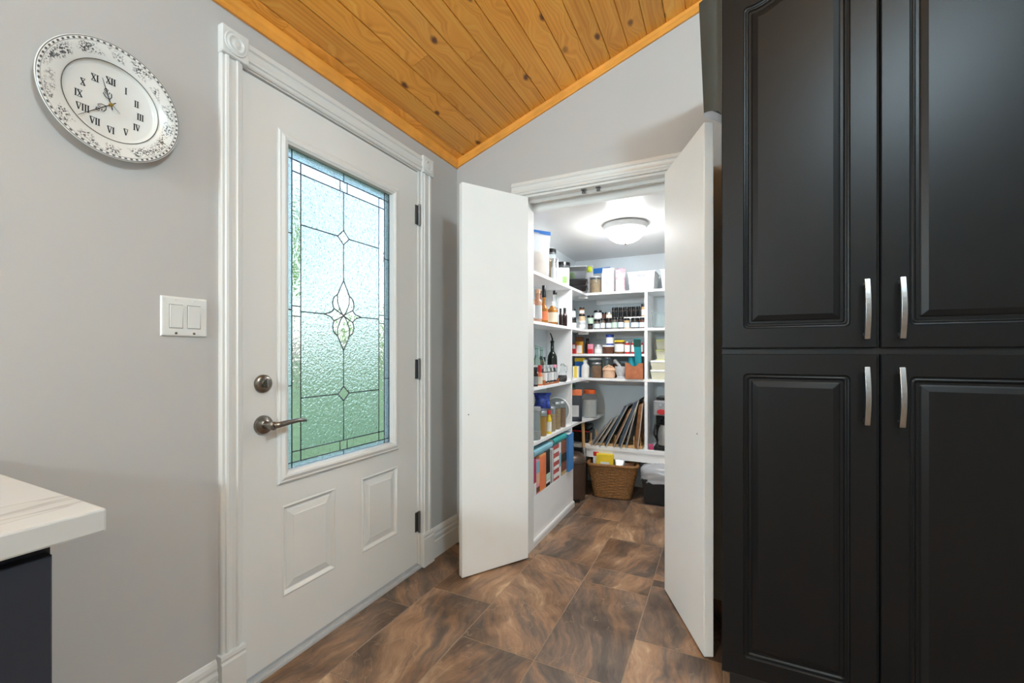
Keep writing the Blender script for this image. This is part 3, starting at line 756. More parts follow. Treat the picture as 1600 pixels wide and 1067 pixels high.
def numeral(txt, y, z, h=0.0165):
    wd = {'I':0.0052,'V':0.0098,'X':0.0098}; tot = sum(wd[c] for c in txt); x = -tot/2; mb = MB()
    X = 0.0112
    def stroke(a, c, t):
        a = Vector(a); c = Vector(c); d = (c-a).normalized(); nrm = Vector((-d.y, d.x))*t/2
        mb.prism([tuple(a+nrm), tuple(a-nrm), tuple(c-nrm), tuple(c+nrm)], X, X+0.0007, 'x')
    H = h/2
    for c in txt:
        w_ = wd[c]
        if c == 'I': stroke((x+w_/2,-H),(x+w_/2,H),0.0026)
        elif c == 'V': stroke((x+0.001,H),(x+w_/2,-H),0.0026); stroke((x+w_-0.001,H),(x+w_/2,-H),0.0012)
        else: stroke((x+0.001,H),(x+w_-0.001,-H),0.0026); stroke((x+w_-0.001,H),(x+0.001,-H),0.0012)
        for zz in (H,-H):
            if not (c == 'V' and zz < 0): stroke((x+0.0003,zz),(x+w_-0.0003,zz),0.0010)
        x += w_
    mb.xf(Matrix.Translation((0,y,z))).build('numeral', m_ink, clock)
for i, t in enumerate(('XII','I','II','III','IV','V','VI','VII','VIII','IX','X','XI')):
    a = math.radians(30*i); numeral(t, -0.002+0.0625*math.sin(a), -0.007+0.0625*math.cos(a))
cy_, cz_ = -0.003, -0.006
def hand(name, ty, tz, x, scroll, m):
    d = Vector((ty,tz)); ln = d.length; u = d/ln; nrm = Vector((-u.y,u.x)); mb = MB()
    def P(a, s): v = u*a + nrm*s; return (x, cy_+v.x, cz_+v.y)
    mb.tube([P(-0.012,0), P(ln*0.45,0), P(ln,0)], [0.0011,0.0011,0.0005], 6)
    for sgn in (1,-1):
        mb.tube([P(scroll-0.010,0), P(scroll-0.004,sgn*0.0065), P(scroll+0.004,sgn*0.0085), P(scroll+0.007,sgn*0.005), P(scroll+0.003,sgn*0.003)], 0.0009, 6)
        mb.tube([P(scroll+0.008,0), P(scroll+0.012,sgn*0.004), P(scroll+0.017,0)], 0.0008, 6)
    mb.build(name, m, clock)
hand('hour_hand', -0.017, 0.060, 0.0150, 0.022, m_ink)
hand('minute_hand', -0.064, -0.057, 0.0170, 0.024, m_ink)
MB().tube([(0.0185,cy_-0.006,cz_+0.007),(0.0185,cy_+0.017,cz_-0.016)], 0.0006, 6).build('second_hand', m_gold, clock)
MB().lathe([(0.004,0.011),(0.004,0.019),(0.002,0.0205)], (0,0,0), n=14).xf(Matrix.Translation((0,cy_,cz_)) @ AX).build('spindle', mat('brass',(190,160,90),0.3,1.0), clock)

# ================================================================ LIGHT SWITCH
sw = thing('light_switch', 'white double rocker light switch plate left of the entry door', 'switch', (XA, 0.7185, 1.225))
L = [[(x,-0.0605+i,-0.057+i),(x,0.0605-i,-0.057+i),(x,0.0605-i,0.057-i),(x,-0.0605+i,0.057-i)] for x, i in ((0.0,0.0),(0.003,0.0),(0.0055,0.002),(0.0062,0.005))]
MB().loops(L, cap0=True).build('cover_plate', m_door, sw)
m_line = mat('switch_gap', (120,118,114), 0.7)
for yc2 in (-0.0235, 0.0235):
    B(0.0055,0.0066,yc2-0.0178,yc2+0.0178,-0.0345,0.0345).build('rocker_frame', m_line, sw)
    L = [[(0.0066,yc2-0.0165,-0.033),(0.0066,yc2+0.0165,-0.033),(0.0066,yc2+0.0165,0.033),(0.0066,yc2-0.0165,0.033)],
         [(0.0075,yc2-0.0160,-0.0325),(0.0075,yc2+0.0160,-0.0325),(0.0105,yc2+0.0160,0.0325),(0.0105,yc2-0.0160,0.0325)]]
    MB().loops(L, cap0=True).build('rocker', m_door, sw)
    for zz in (-0.0485, 0.0485):
        MB().lathe([(0.0035,0),(0.0035,0.0016),(0.002,0.002)], n=14).xf(Matrix.Translation((0.006,yc2,zz)) @ AX).build('screw', m_nickel if zz < 0 else m_door, sw)

# ================================================================ LAMPS
def dome_lamp(label, x, y, z, R, H, glow):
    t = thing('ceiling_lamp', label, 'lamp', (x, y, z))
    MB().lathe([(R*0.92,0.0),(R,-0.006),(R*0.99,-0.020),(R*0.93,-0.034),(R*0.86,-0.040),(R*0.80,-0.038),(R*0.80,-0.004)], n=48).build('rim', m_lamp_trim, t, smooth='auto')
    pf = []
    for k in range(11):
        a = math.pi/2*k/10
        pf.append((max(R*0.85*math.cos(a),0.0004), -0.036-(H-0.036)*math.sin(a)))
    MB().lathe(pf, n=48).build('shade', glow, t, smooth=True)
    MB().lathe([(0.007,-H+0.001),(0.007,-H-0.004),(0.004,-H-0.010),(0.0005,-H-0.012)], n=14).build('finial', m_nickel, t, smooth=True)
    return t
dome_lamp('white dome ceiling light glowing inside the pantry', -0.555, 2.765, PZC, 0.137, 0.118, m_glow_pantry)
def pendant(label, x, y, z, R, glow):
    zc = min(Z0+SL*(x-XA), RZ)
    t = thing('pendant_lamp', label, 'lamp', (x, y, z))
    MB().lathe([(0.008,R*0.9),(0.008,zc-z-0.02)], n=12).build('stem', m_nickel, t)
    MB().lathe([(0.06,zc-z-0.055),(0.06,zc-z-0.03),(0.02,zc-z-0.02)], n=24).build('canopy', m_nickel, t)
    pf = []
    for k in range(13):
        a = -math.pi/2+math.pi*k/12
        pf.append((max(R*math.cos(a),0.0005), R*0.62*math.sin(a)))
    MB().lathe(pf, n=32).build('shade', glow, t, smooth=True)
pendant('frosted globe pendant lamp above the middle of the kitchen', 0.85, 0.15, 2.52, 0.15, m_glow_main)
pendant('frosted globe pendant lamp at the far end of the kitchen', 0.50, -2.0, 2.66, 0.10, m_glow_rear)
pendant('added fill lamp, a frosted globe hung out of view over the left counter', -0.95, -2.3, 1.90, 0.13, m_glow_fill)  # added unseen lamp, brightens the right pantry leaf and the cabinet side
# ================================================================ PANTRY SHELVING
SZ = (1.597, 1.306, 0.918, 0.597, 0.285); TH = 0.019
XF, YFR = -0.985, 3.369
ls = thing('pantry_shelving', 'white built-in shelf unit along the left pantry wall', 'shelf unit', (XF, 2.65, 0))
def sl(mb): return mb.xf(Matrix.Translation((-XF, -2.65, 0)))
for z in SZ[:3]:
    sl(B(PXL+0.001, XF, YB+0.101, PYR-0.001, z-TH, z)).build('shelf', m_shelf, ls, bevel=0.0015)
sl(MB().prism([(PXL+0.001,YB+0.101),(XF,YB+0.101),(XF,3.16),(-0.980,3.24),(-0.965,3.32),(-0.945,3.38),(-0.930,3.44),(-0.925,3.52),(-0.925,PYR-0.001),(PXL+0.001,PYR-0.001)], SZ[3]-TH, SZ[3], 'z')).build('shelf', m_shelf, ls)
sl(B(PXL+0.001, XF, YB+0.101, 3.035, SZ[4]-TH, SZ[4])).build('shelf', m_shelf, ls, bevel=0.0015)
for z0, z1 in zip((SZ[4],SZ[3],SZ[2],SZ[1]), (SZ[3]-TH,SZ[2]-TH,SZ[1]-TH,SZ[0]-TH)):
    sl(B(PXL+0.001, XF-0.001, 2.996, 3.013, z0, z1)).build('divider', m_shelf, ls)
sl(B(XF-0.019, XF-0.001, YB+0.101, 3.035, 0.0, SZ[4]-TH)).build('base_panel', m_shelf, ls)
sl(B(PXL+0.001, XF-0.019, 3.017, 3.035, 0.0, SZ[4]-TH)).build('base_panel', m_shelf, ls)
sl(MB().prism([(XF-0.001,0),(XF+0.012,0),(XF+0.012,0.030),(XF+0.008,0.038),(XF-0.001,0.040)], YB+0.101, 3.03, 'y')).build('kickboard', m_white, ls)
for z in SZ[:3]:
    sl(B(-1.06, -0.98, 3.395, 3.425, z-TH-0.020, z-TH)).build('cleat', m_shelf, ls)

rs = thing('pantry_shelving', 'white built-in shelf unit across the back of the pantry', 'shelf unit', (-0.5, YFR, 0))
def rl(mb): return mb.xf(Matrix.Translation((0.5, -YFR, 0)))
XE = PXR-0.001
for z in SZ[:3]:
    rl(B(XF, XE, YFR, PYR-0.001, z-TH, z)).build('shelf', m_shelf, rs, bevel=0.0015)
rl(B(PXL+0.001, -0.534, YFR, PYR-0.001, 1.111-TH, 1.111)).build('shelf', m_shelf, rs, bevel=0.0015)
CT = 0.388
rl(B(PXL+0.001, XE, YFR-0.01, PYR-0.001, CT-0.03, CT)).build('lower_counter', m_shelf, rs, bevel=0.002)
rl(B(-0.985, XE, YFR, YFR+0.018, CT-0.098, CT-0.03)).build('apron', m_shelf, rs)
for z0, z1 in ((CT,SZ[2]-TH),(SZ[2],SZ[1]-TH),(SZ[1],SZ[0]-TH)):
    rl(B(-0.534, -0.512, YFR+0.001, PYR-0.001, z0, z1)).build('divider', m_shelf, rs)
for z in SZ[:3]:
    rl(B(XF, -0.54, PYR-0.019, PYR-0.001, z-TH-0.045, z-TH)).build('cleat', m_shelf, rs)

# ================================================================ PANTRY GOODS
def C(name, col, rough=0.5, metal=0.0, **k): return mat(name, col, rough, metal, **k)
g_white = C('pack_white', (236,236,234)); g_cream = C('pack_cream', (232,222,196)); g_black = m_blackgloss
g_red = C('pack_red', (196,42,44)); g_orange = C('pack_orange', (236,130,84)); g_yellow = C('pack_yellow', (238,206,48))
g_blue = C('pack_blue', (44,116,196)); g_dkblue = C('pack_dark_blue', (36,62,150)); g_teal = C('pack_teal', (30,140,150)); g_turq = C('turquoise', (40,170,190))
g_pink = C('pack_pink', (228,150,170)); g_brown = C('cocoa_brown', (112,72,44)); g_tan = C('grain_tan', (196,164,116), 0.8, vary=0.3, scale=160)
g_beige = C('flour_beige', (226,196,156), 0.8, vary=0.15, scale=60); g_oat = C('oats', (206,178,136), 0.8, vary=0.3, scale=200); g_nut = C('nuts', (150,104,64), 0.7, vary=0.5, scale=160)
g_bean = C('beans', (92,54,36), 0.6, vary=0.5, scale=180); g_green = C('herb_green', (112,150,76)); g_pale_green = C('pale_green', (196,220,200))
g_spice_red = C('paprika', (150,56,30)); g_spice_yel = C('turmeric', (206,150,44)); g_spice_grn = C('oregano', (100,104,62)); g_spice_dk = C('peppercorn', (46,36,30))
g_amber = C('amber_oil', (206,140,60), 0.1, trans=0.5); g_dkbottle = C('dark_green_bottle', (20,28,20), 0.08); g_soy = C('soy_bottle', (36,18,14), 0.1)
g_pinkish = C('rose_vinegar', (226,178,150), 0.1, trans=0.4); g_grey = C('grey_plastic', (150,152,154), 0.4); g_ltgrey = C('light_grey_plastic', (200,202,204), 0.35)
g_terra = C('pale_terracotta', (222,182,150), 0.6); g_wood = C('crate_wood', (176,104,66), 0.55, vary=0.15, scale=30); g_ltwood = C('light_wood', (206,164,112), 0.55, vary=0.15, scale=30)
g_marble = C('grey_marble', (206,208,210), 0.3, vary=0.12, scale=40); g_bronze = C('bronze_bin', (92,76,66), 0.32, 0.4, vary=0.1); g_rim = C('rim_steel', (206,196,180), 0.3, 0.4); g_rust = C('rusty_pan', (150,104,68), 0.5, 0.3, vary=0.35, scale=40)
g_pan = C('pan_steel', (150,150,152), 0.35, 0.45, vary=0.2, scale=30); g_pan_dk = C('pan_dark', (84,96,108), 0.3, 0.3, vary=0.25, scale=30); g_wicker = C('wicker', (142,100,58), 0.7, vary=0.35, scale=90)
g_bagclear = C('storage_bag_film', (232,233,236), 0.18, alpha=0.55); g_lid_white = C('lid_white', (240,240,238), 0.35); g_lime = C('lime', (206,222,60))
g_tin = C('tin_metal', (196,198,200), 0.3, 0.9); g_stripe = C('printed_grey', (140,142,146)); g_card = C('cardboard', (160,122,84), 0.75)
g_conty = C('container_cream', (236,232,206), 0.3, trans=0.2); g_contlid = C('container_lid_yellow', (214,214,150), 0.4)

def jar(label, x, y, z, r, h, body, lid, lab=None, content=None, lidh=0.014, name='jar', cat='jar', group=None, neck=0.86, fill=0.8, n=18, lidr=None):
    t = thing(name, label, cat, (x, y, z), 0, group)
    bh = h-lidh; lr = lidr or r*neck+0.002
    MB().lathe([(r*0.93,0),(r,0.004),(r,bh*0.80),(r*0.97,bh*0.88),(r*neck,bh*0.95),(r*neck,bh)], n=n).build('body', body, t, smooth='auto')
    if content: MB().lathe([(r*0.90,0.003),(r*0.94,0.006),(r*0.94,bh*fill*0.94)], n=n).build('contents', content, t, smooth='auto')
    MB().lathe([(lr,bh-0.001),(lr,h-0.003),(lr*0.94,h)], n=n).build('lid', lid, t, smooth='auto')
    if lab: MB().lathe([(r+0.0006,bh*0.14),(r+0.0006,bh*0.70)], n=n).build('label_band', lab, t, smooth='auto')
    return t
def bottle(label, x, y, z, r, h, body, cap, lab=None, neck=0.32, sh=0.62, caph=0.02, content=None, fill=0.5, group=None, nr=None):
    t = thing('bottle', label, 'bottle', (x, y, z), 0, group)
    nr = nr or r*neck; b = h-caph
    MB().lathe([(r*0.92,0),(r,0.004),(r,b*sh),(r*0.90,b*(sh+0.06)),(r*0.6,b*(sh+0.13)),(nr*1.1,b*(sh+0.20)),(nr,b*(sh+0.26)),(nr,b)], n=18).build('body', body, t, smooth='auto')
    if content: MB().lathe([(r*0.88,0.003),(r*0.93,0.007),(r*0.93,b*fill)], n=16).build('contents', content, t, smooth='auto')
    MB().lathe([(nr*1.18,b-0.006),(nr*1.18,h-0.002),(nr*1.05,h)], n=14).build('cap', cap, t, smooth='auto')
    if lab: MB().lathe([(r+0.0006,b*0.12),(r+0.0006,b*sh*0.85)], n=18).build('label_band', lab, t, smooth='auto')
    return t
def carton(label, x, y, z, w, d, h, m, lab=None, rz=0.0, name='carton', cat='box', lz=(0.15,0.6), lw=0.75, top=None, bevel=0.002, group=None):
    t = thing(name, label, cat, (x, y, z), rz, group)
    B(-w/2,w/2,-d/2,d/2,0,h).build('body', m, t, bevel=bevel)
    if lab: B(-w/2*lw,w/2*lw,-d/2-0.0008,-d/2+0.001,h*lz[0],h*lz[1]).build('label_panel', lab, t)
    if top: B(-w/2-0.0006,w/2+0.0006,-d/2-0.0006,d/2+0.0006,h*0.72,h*1.002).build('top_band', top, t, bevel=bevel)
    return t
def pouch(label, x, y, z, w, d, h, m, rz=0.0, strip=None, lab=None, name='food_bag', cat='bag', tilt=0.0, seed=1, topband=None, taper=0.12, fill=None):
    rnd = random.Random(seed); t = thing(name, label, cat, (x, y, z), rz)
    L = []; n = 20; K = 9
    for k in range(K):
        f = k/(K-1); th = d/2*max(0.03, (1-f**2.2))*(1.0 if f > 0.06 else 0.9); ww = w/2*(1-taper*math.sin(math.pi*f)*0.5+0.03*f)
        lp = []
        for i in range(n):
            a = 2*math.pi*i/n; ca, sa = math.cos(a), math.sin(a)
            px = ww*math.copysign(abs(ca)**0.55, ca); py = th*math.copysign(abs(sa)**0.8, sa)+tilt*f*h
            jit = 0.05*d*(1-f*0.6) if 0 < k < K-1 else 0
            lp.append((px+rnd.uniform(-jit,jit), py+rnd.uniform(-jit,jit), h*f))
        L.append(lp)
    MB().loops(L, cap0=True).build('film', m, t, smooth=True)
    if fill: MB().lathe([(w*0.34,0.004),(w*0.42,0.02),(w*0.38,h*0.45),(w*0.2,h*0.56)], n=14, sy=d/w*0.8).build('contents', fill, t, smooth=True)
    if strip: MB().box(-w/2*1.02,w/2*1.02,-0.003+tilt*h,0.003+tilt*h,h*0.93,h*1.01).build('zip_strip', strip, t)
    if topband: MB().box(-w/2*1.0,w/2*1.0,-0.004-d*0.14+tilt*h*0.85,0.004+d*0.14+tilt*h*0.85,h*0.80,h*0.985).build('top_band', topband, t, bevel=0.002)
    if lab: B(-w*0.3,w*0.3,-d/2*0.98-0.001,-d/2*0.98+0.004,h*0.15,h*0.5).build('label_panel', lab, t)
    return t
def tub(label, x, y, z, r, h, m, lid, name='food_tub', cat='tub', lab=None, group=None, lidh=0.010):
    t = thing(name, label, cat, (x, y, z), 0, group)
    MB().lathe([(r*0.9,0),(r*0.92,0.003),(r*0.98,h-lidh)], n=22).build('body', m, t, smooth='auto')
    MB().lathe([(r*1.02,h-lidh-0.003),(r*1.03,h-0.002),(r*0.95,h)], n=22).build('lid', lid, t, smooth='auto')
    if lab: MB().lathe([(r*0.955,h*0.15),(r*0.985,h*0.72)], n=22).build('label_band', lab, t, smooth='auto')
    return t

Z1, Z2, Z3, Z4, Z5 = (z+0.0005 for z in SZ)
CAMR = 0.55      # turn towards the doorway for things on the left shelves
# ---- left unit, top shelf
pouch('large clear zip bag with a blue zip strip on the top left shelf', -1.055, 2.525, Z1, 0.155, 0.075, 0.285, g_bagclear, 0.95, g_blue, None, tilt=-0.10, seed=3, fill=g_tan)
jar('tall clear jar of biscuits with a black lid on the top left shelf', -1.075, 2.80, Z1, 0.042, 0.235, m_clear, g_black, None, g_oat, 0.026, neck=0.95, fill=0.85)
bottle('small silver shaker bottle beside the blue zip bag, nearer the doorway', -1.012, 2.700, Z1, 0.017, 0.150, g_ltgrey, m_steel, None, 0.5, 0.6)
bottle('small silver shaker bottle before the biscuit jar, further from the doorway', -1.012, 2.765, Z1, 0.018, 0.160, g_ltgrey, m_steel, None, 0.5, 0.6)
carton('white and green soft packet at the middle of the top left shelf', -1.02, 2.91, Z1, 0.075, 0.045, 0.120, g_white, g_green, 0.9, 'food_packet', 'packet', (0.1,0.5), 0.5)
tub('wide clear tub with a black lid behind the white and green packet', -1.09, 3.08, Z1, 0.062, 0.195, m_plastic_clear, g_black, lidh=0.02, lab=None)
# ---- corner stack on the top shelf
for k, z in enumerate((Z1, Z1+0.048)):
    t = thing('storage_tray', ('lower' if k == 0 else 'upper')+' of the two stacked black trays in the top shelf corner', 'tray', (-1.050, 3.33, z), 0.25, 'black trays in the top corner')
    L = [[(-a,-b_,zz),(a,-b_,zz),(a,b_,zz),(-a,b_,zz)] for a, b_, zz in ((0.070,0.085,0.0),(0.082,0.095,0.036),(0.088,0.101,0.037),(0.088,0.101,0.041),(0.080,0.093,0.041),(0.068,0.083,0.004))]
    MB().loops(L, cap0=True).build('body', g_black, t)
    MB().box(-0.086,0.086,-0.099,0.099,0.041,0.0455).build('lid', m_black, t, bevel=0.002)
t = thing('storage_bin', 'clear grey plastic bin of greens on the stacked black trays', 'bin', (-1.055, 3.33, Z1+0.0965), 0.25)
L = [[(-a,-b_,zz),(a,-b_,zz),(a,b_,zz),(-a,b_,zz)] for a, b_, zz in ((0.074,0.08,0.0),(0.084,0.09,0.088),(0.090,0.096,0.089),(0.090,0.096,0.094),(0.080,0.086,0.094),(0.070,0.076,0.004))]
MB().loops(L, cap0=True).build('body', m_plastic_clear, t); B(-0.088,0.088,-0.094,0.094,0.0945,0.102).build('lid', g_ltgrey, t, bevel=0.003)
B(-0.066,-0.01,-0.072,0.06,0.005,0.06).build('contents', g_green, t, bevel=0.012)
# ---- rear unit, top shelf
jar('clear canister of beige flour on the top back shelf', -0.928, 3.445, Z1, 0.046, 0.138, m_clear, g_ltgrey, None, g_beige, 0.012, neck=0.97, fill=0.92)
pouch('blue-topped zip bag behind the flour canister', -0.935, 3.555, Z1, 0.20, 0.09, 0.225, g_bagclear, -0.1, g_blue, None, seed=5, topband=g_blue)
lime_bag = pouch('clear bag of lime-green sweets in the back corner of the top shelf', -0.985, 3.46, Z1, 0.062, 0.045, 0.235, g_bagclear, 0.2, None, None, seed=8)
MB().lathe([(0.004,0),(0.020,0.006),(0.026,0.024),(0.022,0.042),(0.008,0.052)], (0,-0.004,0.178), n=16).build('contents', g_lime, lime_bag, smooth=True)
t = thing('carton', 'white milk-style carton with a printed front on the top back shelf', 'carton', (-0.825, 3.445, Z1), 0.05)
MB().box(-0.047,0.047,-0.038,0.038,0,0.140).prism([(-0.038,0.140),(0.038,0.140),(0.004,0.186),(-0.004,0.186)], -0.047, 0.047, 'x').box(-0.047,0.047,-0.003,0.003,0.184,0.200).build('body', g_white, t)
B(-0.034,0.034,-0.0392,-0.038,0.015,0.125).build('print_frame', g_stripe, t); B(-0.032,0.032,-0.0396,-0.038,0.017,0.123).build('print_field', m_paper, t)
for k in range(4): B(-0.020,0.020,-0.040,-0.038,0.098-0.016*k,0.101-0.016*k).build('print_line', g_stripe, t)
pouch('clear bag of pink sweets with a white label on the top back shelf', -0.730, 3.445, Z1, 0.080, 0.05, 0.190, C('pink_sweets',(236,196,208),0.4,vary=0.35,scale=45), 0.05, None, m_paper, seed=9)
def white_bin(label, x, y, w, h):
    t = thing('storage_basket', label, 'basket', (x, y, Z1), 0.0, 'white baskets on the top shelf')
    L = [[(-a,-b_,zz),(a,-b_,zz),(a,b_,zz),(-a,b_,zz)] for a, b_, zz in ((w/2*0.88,0.10,0.0),(w/2*0.99,0.115,h-0.01),(w/2+0.004,0.121,h-0.009),(w/2+0.004,0.121,h),(w/2*0.96,0.112,h),(w/2*0.86,0.097,0.004))]
    MB().loops(L, cap0=True).build('body', g_lid_white, t, bevel=0.003)
    MB().prism([(0.030*math.cos(a*math.pi/8)*1.0, h*0.78+0.009*math.sin(a*math.pi/8)) for a in range(16)], -0.1155, -0.1105, 'y').build('handle_slot', g_grey, t)
    for k in range(4): B(-w/2*0.85,w/2*0.85,-0.1085-0.0012*(k+1),-0.100,h*0.12+0.018*k,h*0.12+0.018*k+0.003).build('rib', g_lid_white, t)
white_bin('white plastic basket with a grey grip at the middle of the top back shelf', -0.561, 3.50, 0.200, 0.142)
white_bin('white plastic basket at the right end of the top back shelf', -0.325, 3.50, 0.190, 0.145)

# ---- spice shelf
def spice(label, x, y, z, r, h, body, lid, lab=m_paper, lidh=0.016): return jar(label, x, y, z, r, h, body, lid, lab, None, lidh, 'spice_jar', 'jar', 'spice jars on the spice shelf', n=14, neck=0.9)
g_lab = C('label_pale_blue', (206,216,224)); g_grb = C('spice_grey_brown', (96,88,80), 0.3)
row = [(-0.910,0.027,0.080,g_grb,g_lab),(-0.862,0.018,0.088,g_grb,m_paper),(-0.815,0.023,0.086,g_spice_dk,g_lab),(-0.769,0.022,0.090,g_grb,g_pale_green),(-0.720,0.024,0.090,g_spice_dk,g_lab),(-0.673,0.022,0.082,g_tan,g_lab),(-0.611,0.032,0.082,g_spice_dk,g_lab),(-0.557,0.0215,0.082,g_bean,g_lab)]
ordw = ('first','second','third','fourth','fifth','sixth','seventh','eighth','ninth','tenth')
for i, (x, r, h, bm_, lb) in enumerate(row):
    spice('%s jar from the left in the front row of the spice shelf' % ordw[i], x, 3.408+r*0.3, Z2, r, h, bm_, g_black, lb)
t = thing('shelf_riser', 'white step riser carrying the upper row of spice jars', 'riser', (-0.70, 3.505, Z2))
B(-0.165,0.165,-0.045,0.045,0.080,0.0945).build('top', m_shelf, t); B(-0.165,-0.155,-0.045,0.045,0,0.080).build('leg', m_shelf, t); B(0.155,0.165,-0.045,0.045,0,0.080).build('leg', m_shelf, t)
for i in range(7):
    spice('%s all-black spice jar from the left in the raised row' % ordw[i], -0.790+0.0345*i, 3.488, Z2+0.095, 0.0162, 0.082, g_spice_dk, g_black, m_black, 0.022)
spice('tall white-labelled spice jar at the right end of the raised row', -0.560, 3.488, Z2+0.095, 0.0185, 0.100, g_tan, g_black, m_paper, 0.022)
spice('wide black-lidded jar stacked on the first front spice jar', -0.903, 3.416, Z2+0.0806, 0.033, 0.070, g_ltgrey, g_black, m_paper)
spice('low white-labelled jar stacked on the third front spice jar', -0.813, 3.415, Z2+0.0866, 0.0225, 0.045, g_beige, g_tin, m_paper, 0.012)
spice('lower of two white-labelled jars in the left spice corner', -1.075, 3.30, Z2, 0.029, 0.092, g_spice_dk, g_black, m_paper, 0.02)
spice('upper of two white-labelled jars in the left spice corner', -1.075, 3.30, Z2+0.0926, 0.023, 0.070, g_ltgrey, g_black, m_paper, 0.014)
spice('lowest of three stacked jars beside the left spice corner', -1.010, 3.335, Z2, 0.028, 0.066, g_ltgrey, g_lid_white, m_paper, 0.014)
spice('middle of three stacked jars beside the left spice corner', -1.012, 3.338, Z2+0.0666, 0.025, 0.052, g_beige, g_black, None, 0.014)
spice('topmost of three stacked jars beside the left spice corner', -1.012, 3.338, Z2+0.1192, 0.021, 0.055, g_nut, g_black, m_paper, 0.012)
spice('small dark jar under the pale green jar on the spice shelf', -0.962, 3.405, Z2, 0.020, 0.046, g_spice_dk, g_black, None, 0.012)
spice('pale green jar standing on the small dark spice jar', -0.962, 3.405, Z2+0.0466, 0.0275, 0.066, g_pale_green, g_black, None, 0.018)
spice('brown jar behind the first front spice jars', -0.868, 3.475, Z2, 0.026, 0.140, g_bean, g_black, None, 0.016)

# ---- shelf of tins and boxes
ZB = 1.1115
carton('small red and white box at the far left of the tin shelf', -1.095, 3.405, ZB, 0.030, 0.04, 0.082, g_red, m_paper, 0.1, lz=(0.5,0.9))
carton('tall yellow and brown box with a white label on the tin shelf', -1.060, 3.44, ZB, 0.058, 0.05, 0.138, g_spice_yel, m_paper, 0.1, lz=(0.04,0.5), top=g_brown)
bottle('dark brown sauce bottle behind the boxes on the tin shelf', -1.000, 3.46, ZB, 0.021, 0.125, g_soy, g_black, None, 0.5, 0.7)
carton('small red box with a pink top on the tin shelf', -0.961, 3.415, ZB, 0.042, 0.035, 0.078, g_pink, g_red, 0.0, lz=(0.02,0.48), lw=1.0)
jar('short jar with a silver lid on the tin shelf', -0.901, 3.425, ZB, 0.033, 0.072, g_ltgrey, g_tin, m_paper, None, 0.014)
tub('low tub with a white lid and brown contents on the tin shelf', -0.822, 3.43, ZB, 0.047, 0.068, g_bean, g_lid_white)
tub('round blue and white tin stacked on the low tub', -0.810, 3.43, ZB+0.0685, 0.031, 0.085, g_dkblue, g_dkblue, 'food_tin', 'tin', m_paper)
tub('brown and white can with a yellow lid on the tin shelf', -0.734, 3.43, ZB, 0.039, 0.106, g_brown, g_yellow, 'food_can', 'can', m_paper)
for i, x in enumerate((-0.672, -0.627, -0.580)):
    t = tub('%s red and white can beside the yellow-lidded can' % ('first','second','third')[i], x, 3.425+0.02*i, ZB, 0.0215, 0.096, g_red, g_tin, 'food_can', 'can', m_paper, 'red and white cans')

# ---- shelf with mortar and crate
carton('yellow and white powder box at the left end of the mortar shelf', -1.078, 3.395, Z3, 0.048, 0.05, 0.092, g_white, g_yellow, 0.15, lz=(0.0,1.0), lw=0.45)
pouch('blue packet with a yellow top behind the powder box', -1.065, 3.46, Z3, 0.085, 0.05, 0.160, g_blue, 0.1, None, None, seed=12, topband=g_yellow)
bottle('white squat bottle with a paper label on the mortar shelf', -1.006, 3.415, Z3, 0.031, 0.145, g_white, g_lid_white, m_paper, 0.45, 0.72)
jar('large clear jar with a wide white lid on the mortar shelf', -0.945, 3.50, Z3, 0.056, 0.160, m_clear, g_lid_white, None, g_ltgrey, 0.016, neck=0.98, fill=0.6)
jar('glass jar of brown grains on the mortar shelf', -0.909, 3.408, Z3, 0.037, 0.122, m_clear, g_tin, None, g_nut, 0.010, neck=0.95, fill=0.93)
jar('glass jar with a silver lid behind the clay pot', -0.845, 3.51, Z3, 0.034, 0.172, m_clear, g_tin, None, g_bean, 0.016, neck=0.92, fill=0.55)
t = thing('lidded_pot', 'pale clay garlic pot with an arched handle', 'pot', (-0.816, 3.425, Z3))
MB().lathe([(0.040,0),(0.046,0.004),(0.049,0.020),(0.047,0.048),(0.045,0.060)], n=24).build('body', g_terra, t, smooth='auto')
MB().lathe([(0.049,0.060),(0.050,0.066),(0.040,0.078),(0.012,0.088),(0.008,0.092),(0.011,0.100),(0.009,0.106),(0.001,0.108)], n=24).build('lid', g_terra, t, smooth='auto')
MB().tube([(0.050*math.cos(math.pi*k/12),-0.004,0.056+0.040*math.sin(math.pi*k/12)) for k in range(13)], 0.0045, 8).build('handle', g_terra, t, smooth=True)
t = thing('mortar', 'grey marble mortar bowl beside the clay pot', 'mortar', (-0.722, 3.425, Z3))
MB().lathe([(0.034,0),(0.036,0.006),(0.028,0.014),(0.030,0.020),(0.042,0.050),(0.0455,0.088),(0.046,0.094),(0.041,0.095),(0.038,0.060),(0.020,0.030),(0.0005,0.026)], n=28).build('bowl', g_marble, t, smooth='auto')
t = MB().tube([(-0.690,3.43,Z3+0.036),(-0.722,3.43,Z3+0.085),(-0.764,3.42,Z3+0.140),(-0.770,3.418,Z3+0.150)], [0.016,0.011,0.013,0.008], 12).build('pestle', g_marble, None, smooth=True)
tag(t, 'grey marble pestle leaning out of the mortar', 'pestle')
jar('small dark jar behind the mortar', -0.775, 3.52, Z3, 0.034, 0.130, g_bean, g_ltgrey, None, None, 0.014)
t = thing('wooden_crate', 'reddish wooden crate with a cut-out grip on the mortar shelf', 'crate', (-0.609, 3.415, Z3))
W2, D2, H2 = 0.066, 0.060, 0.124
gp = [(-W2,0),(W2,0),(W2,H2)] + [(0.030*math.cos(math.pi*k/10), H2-0.004-0.022*math.sin(math.pi*k/10)) for k in range(11)] + [(-W2,H2)]
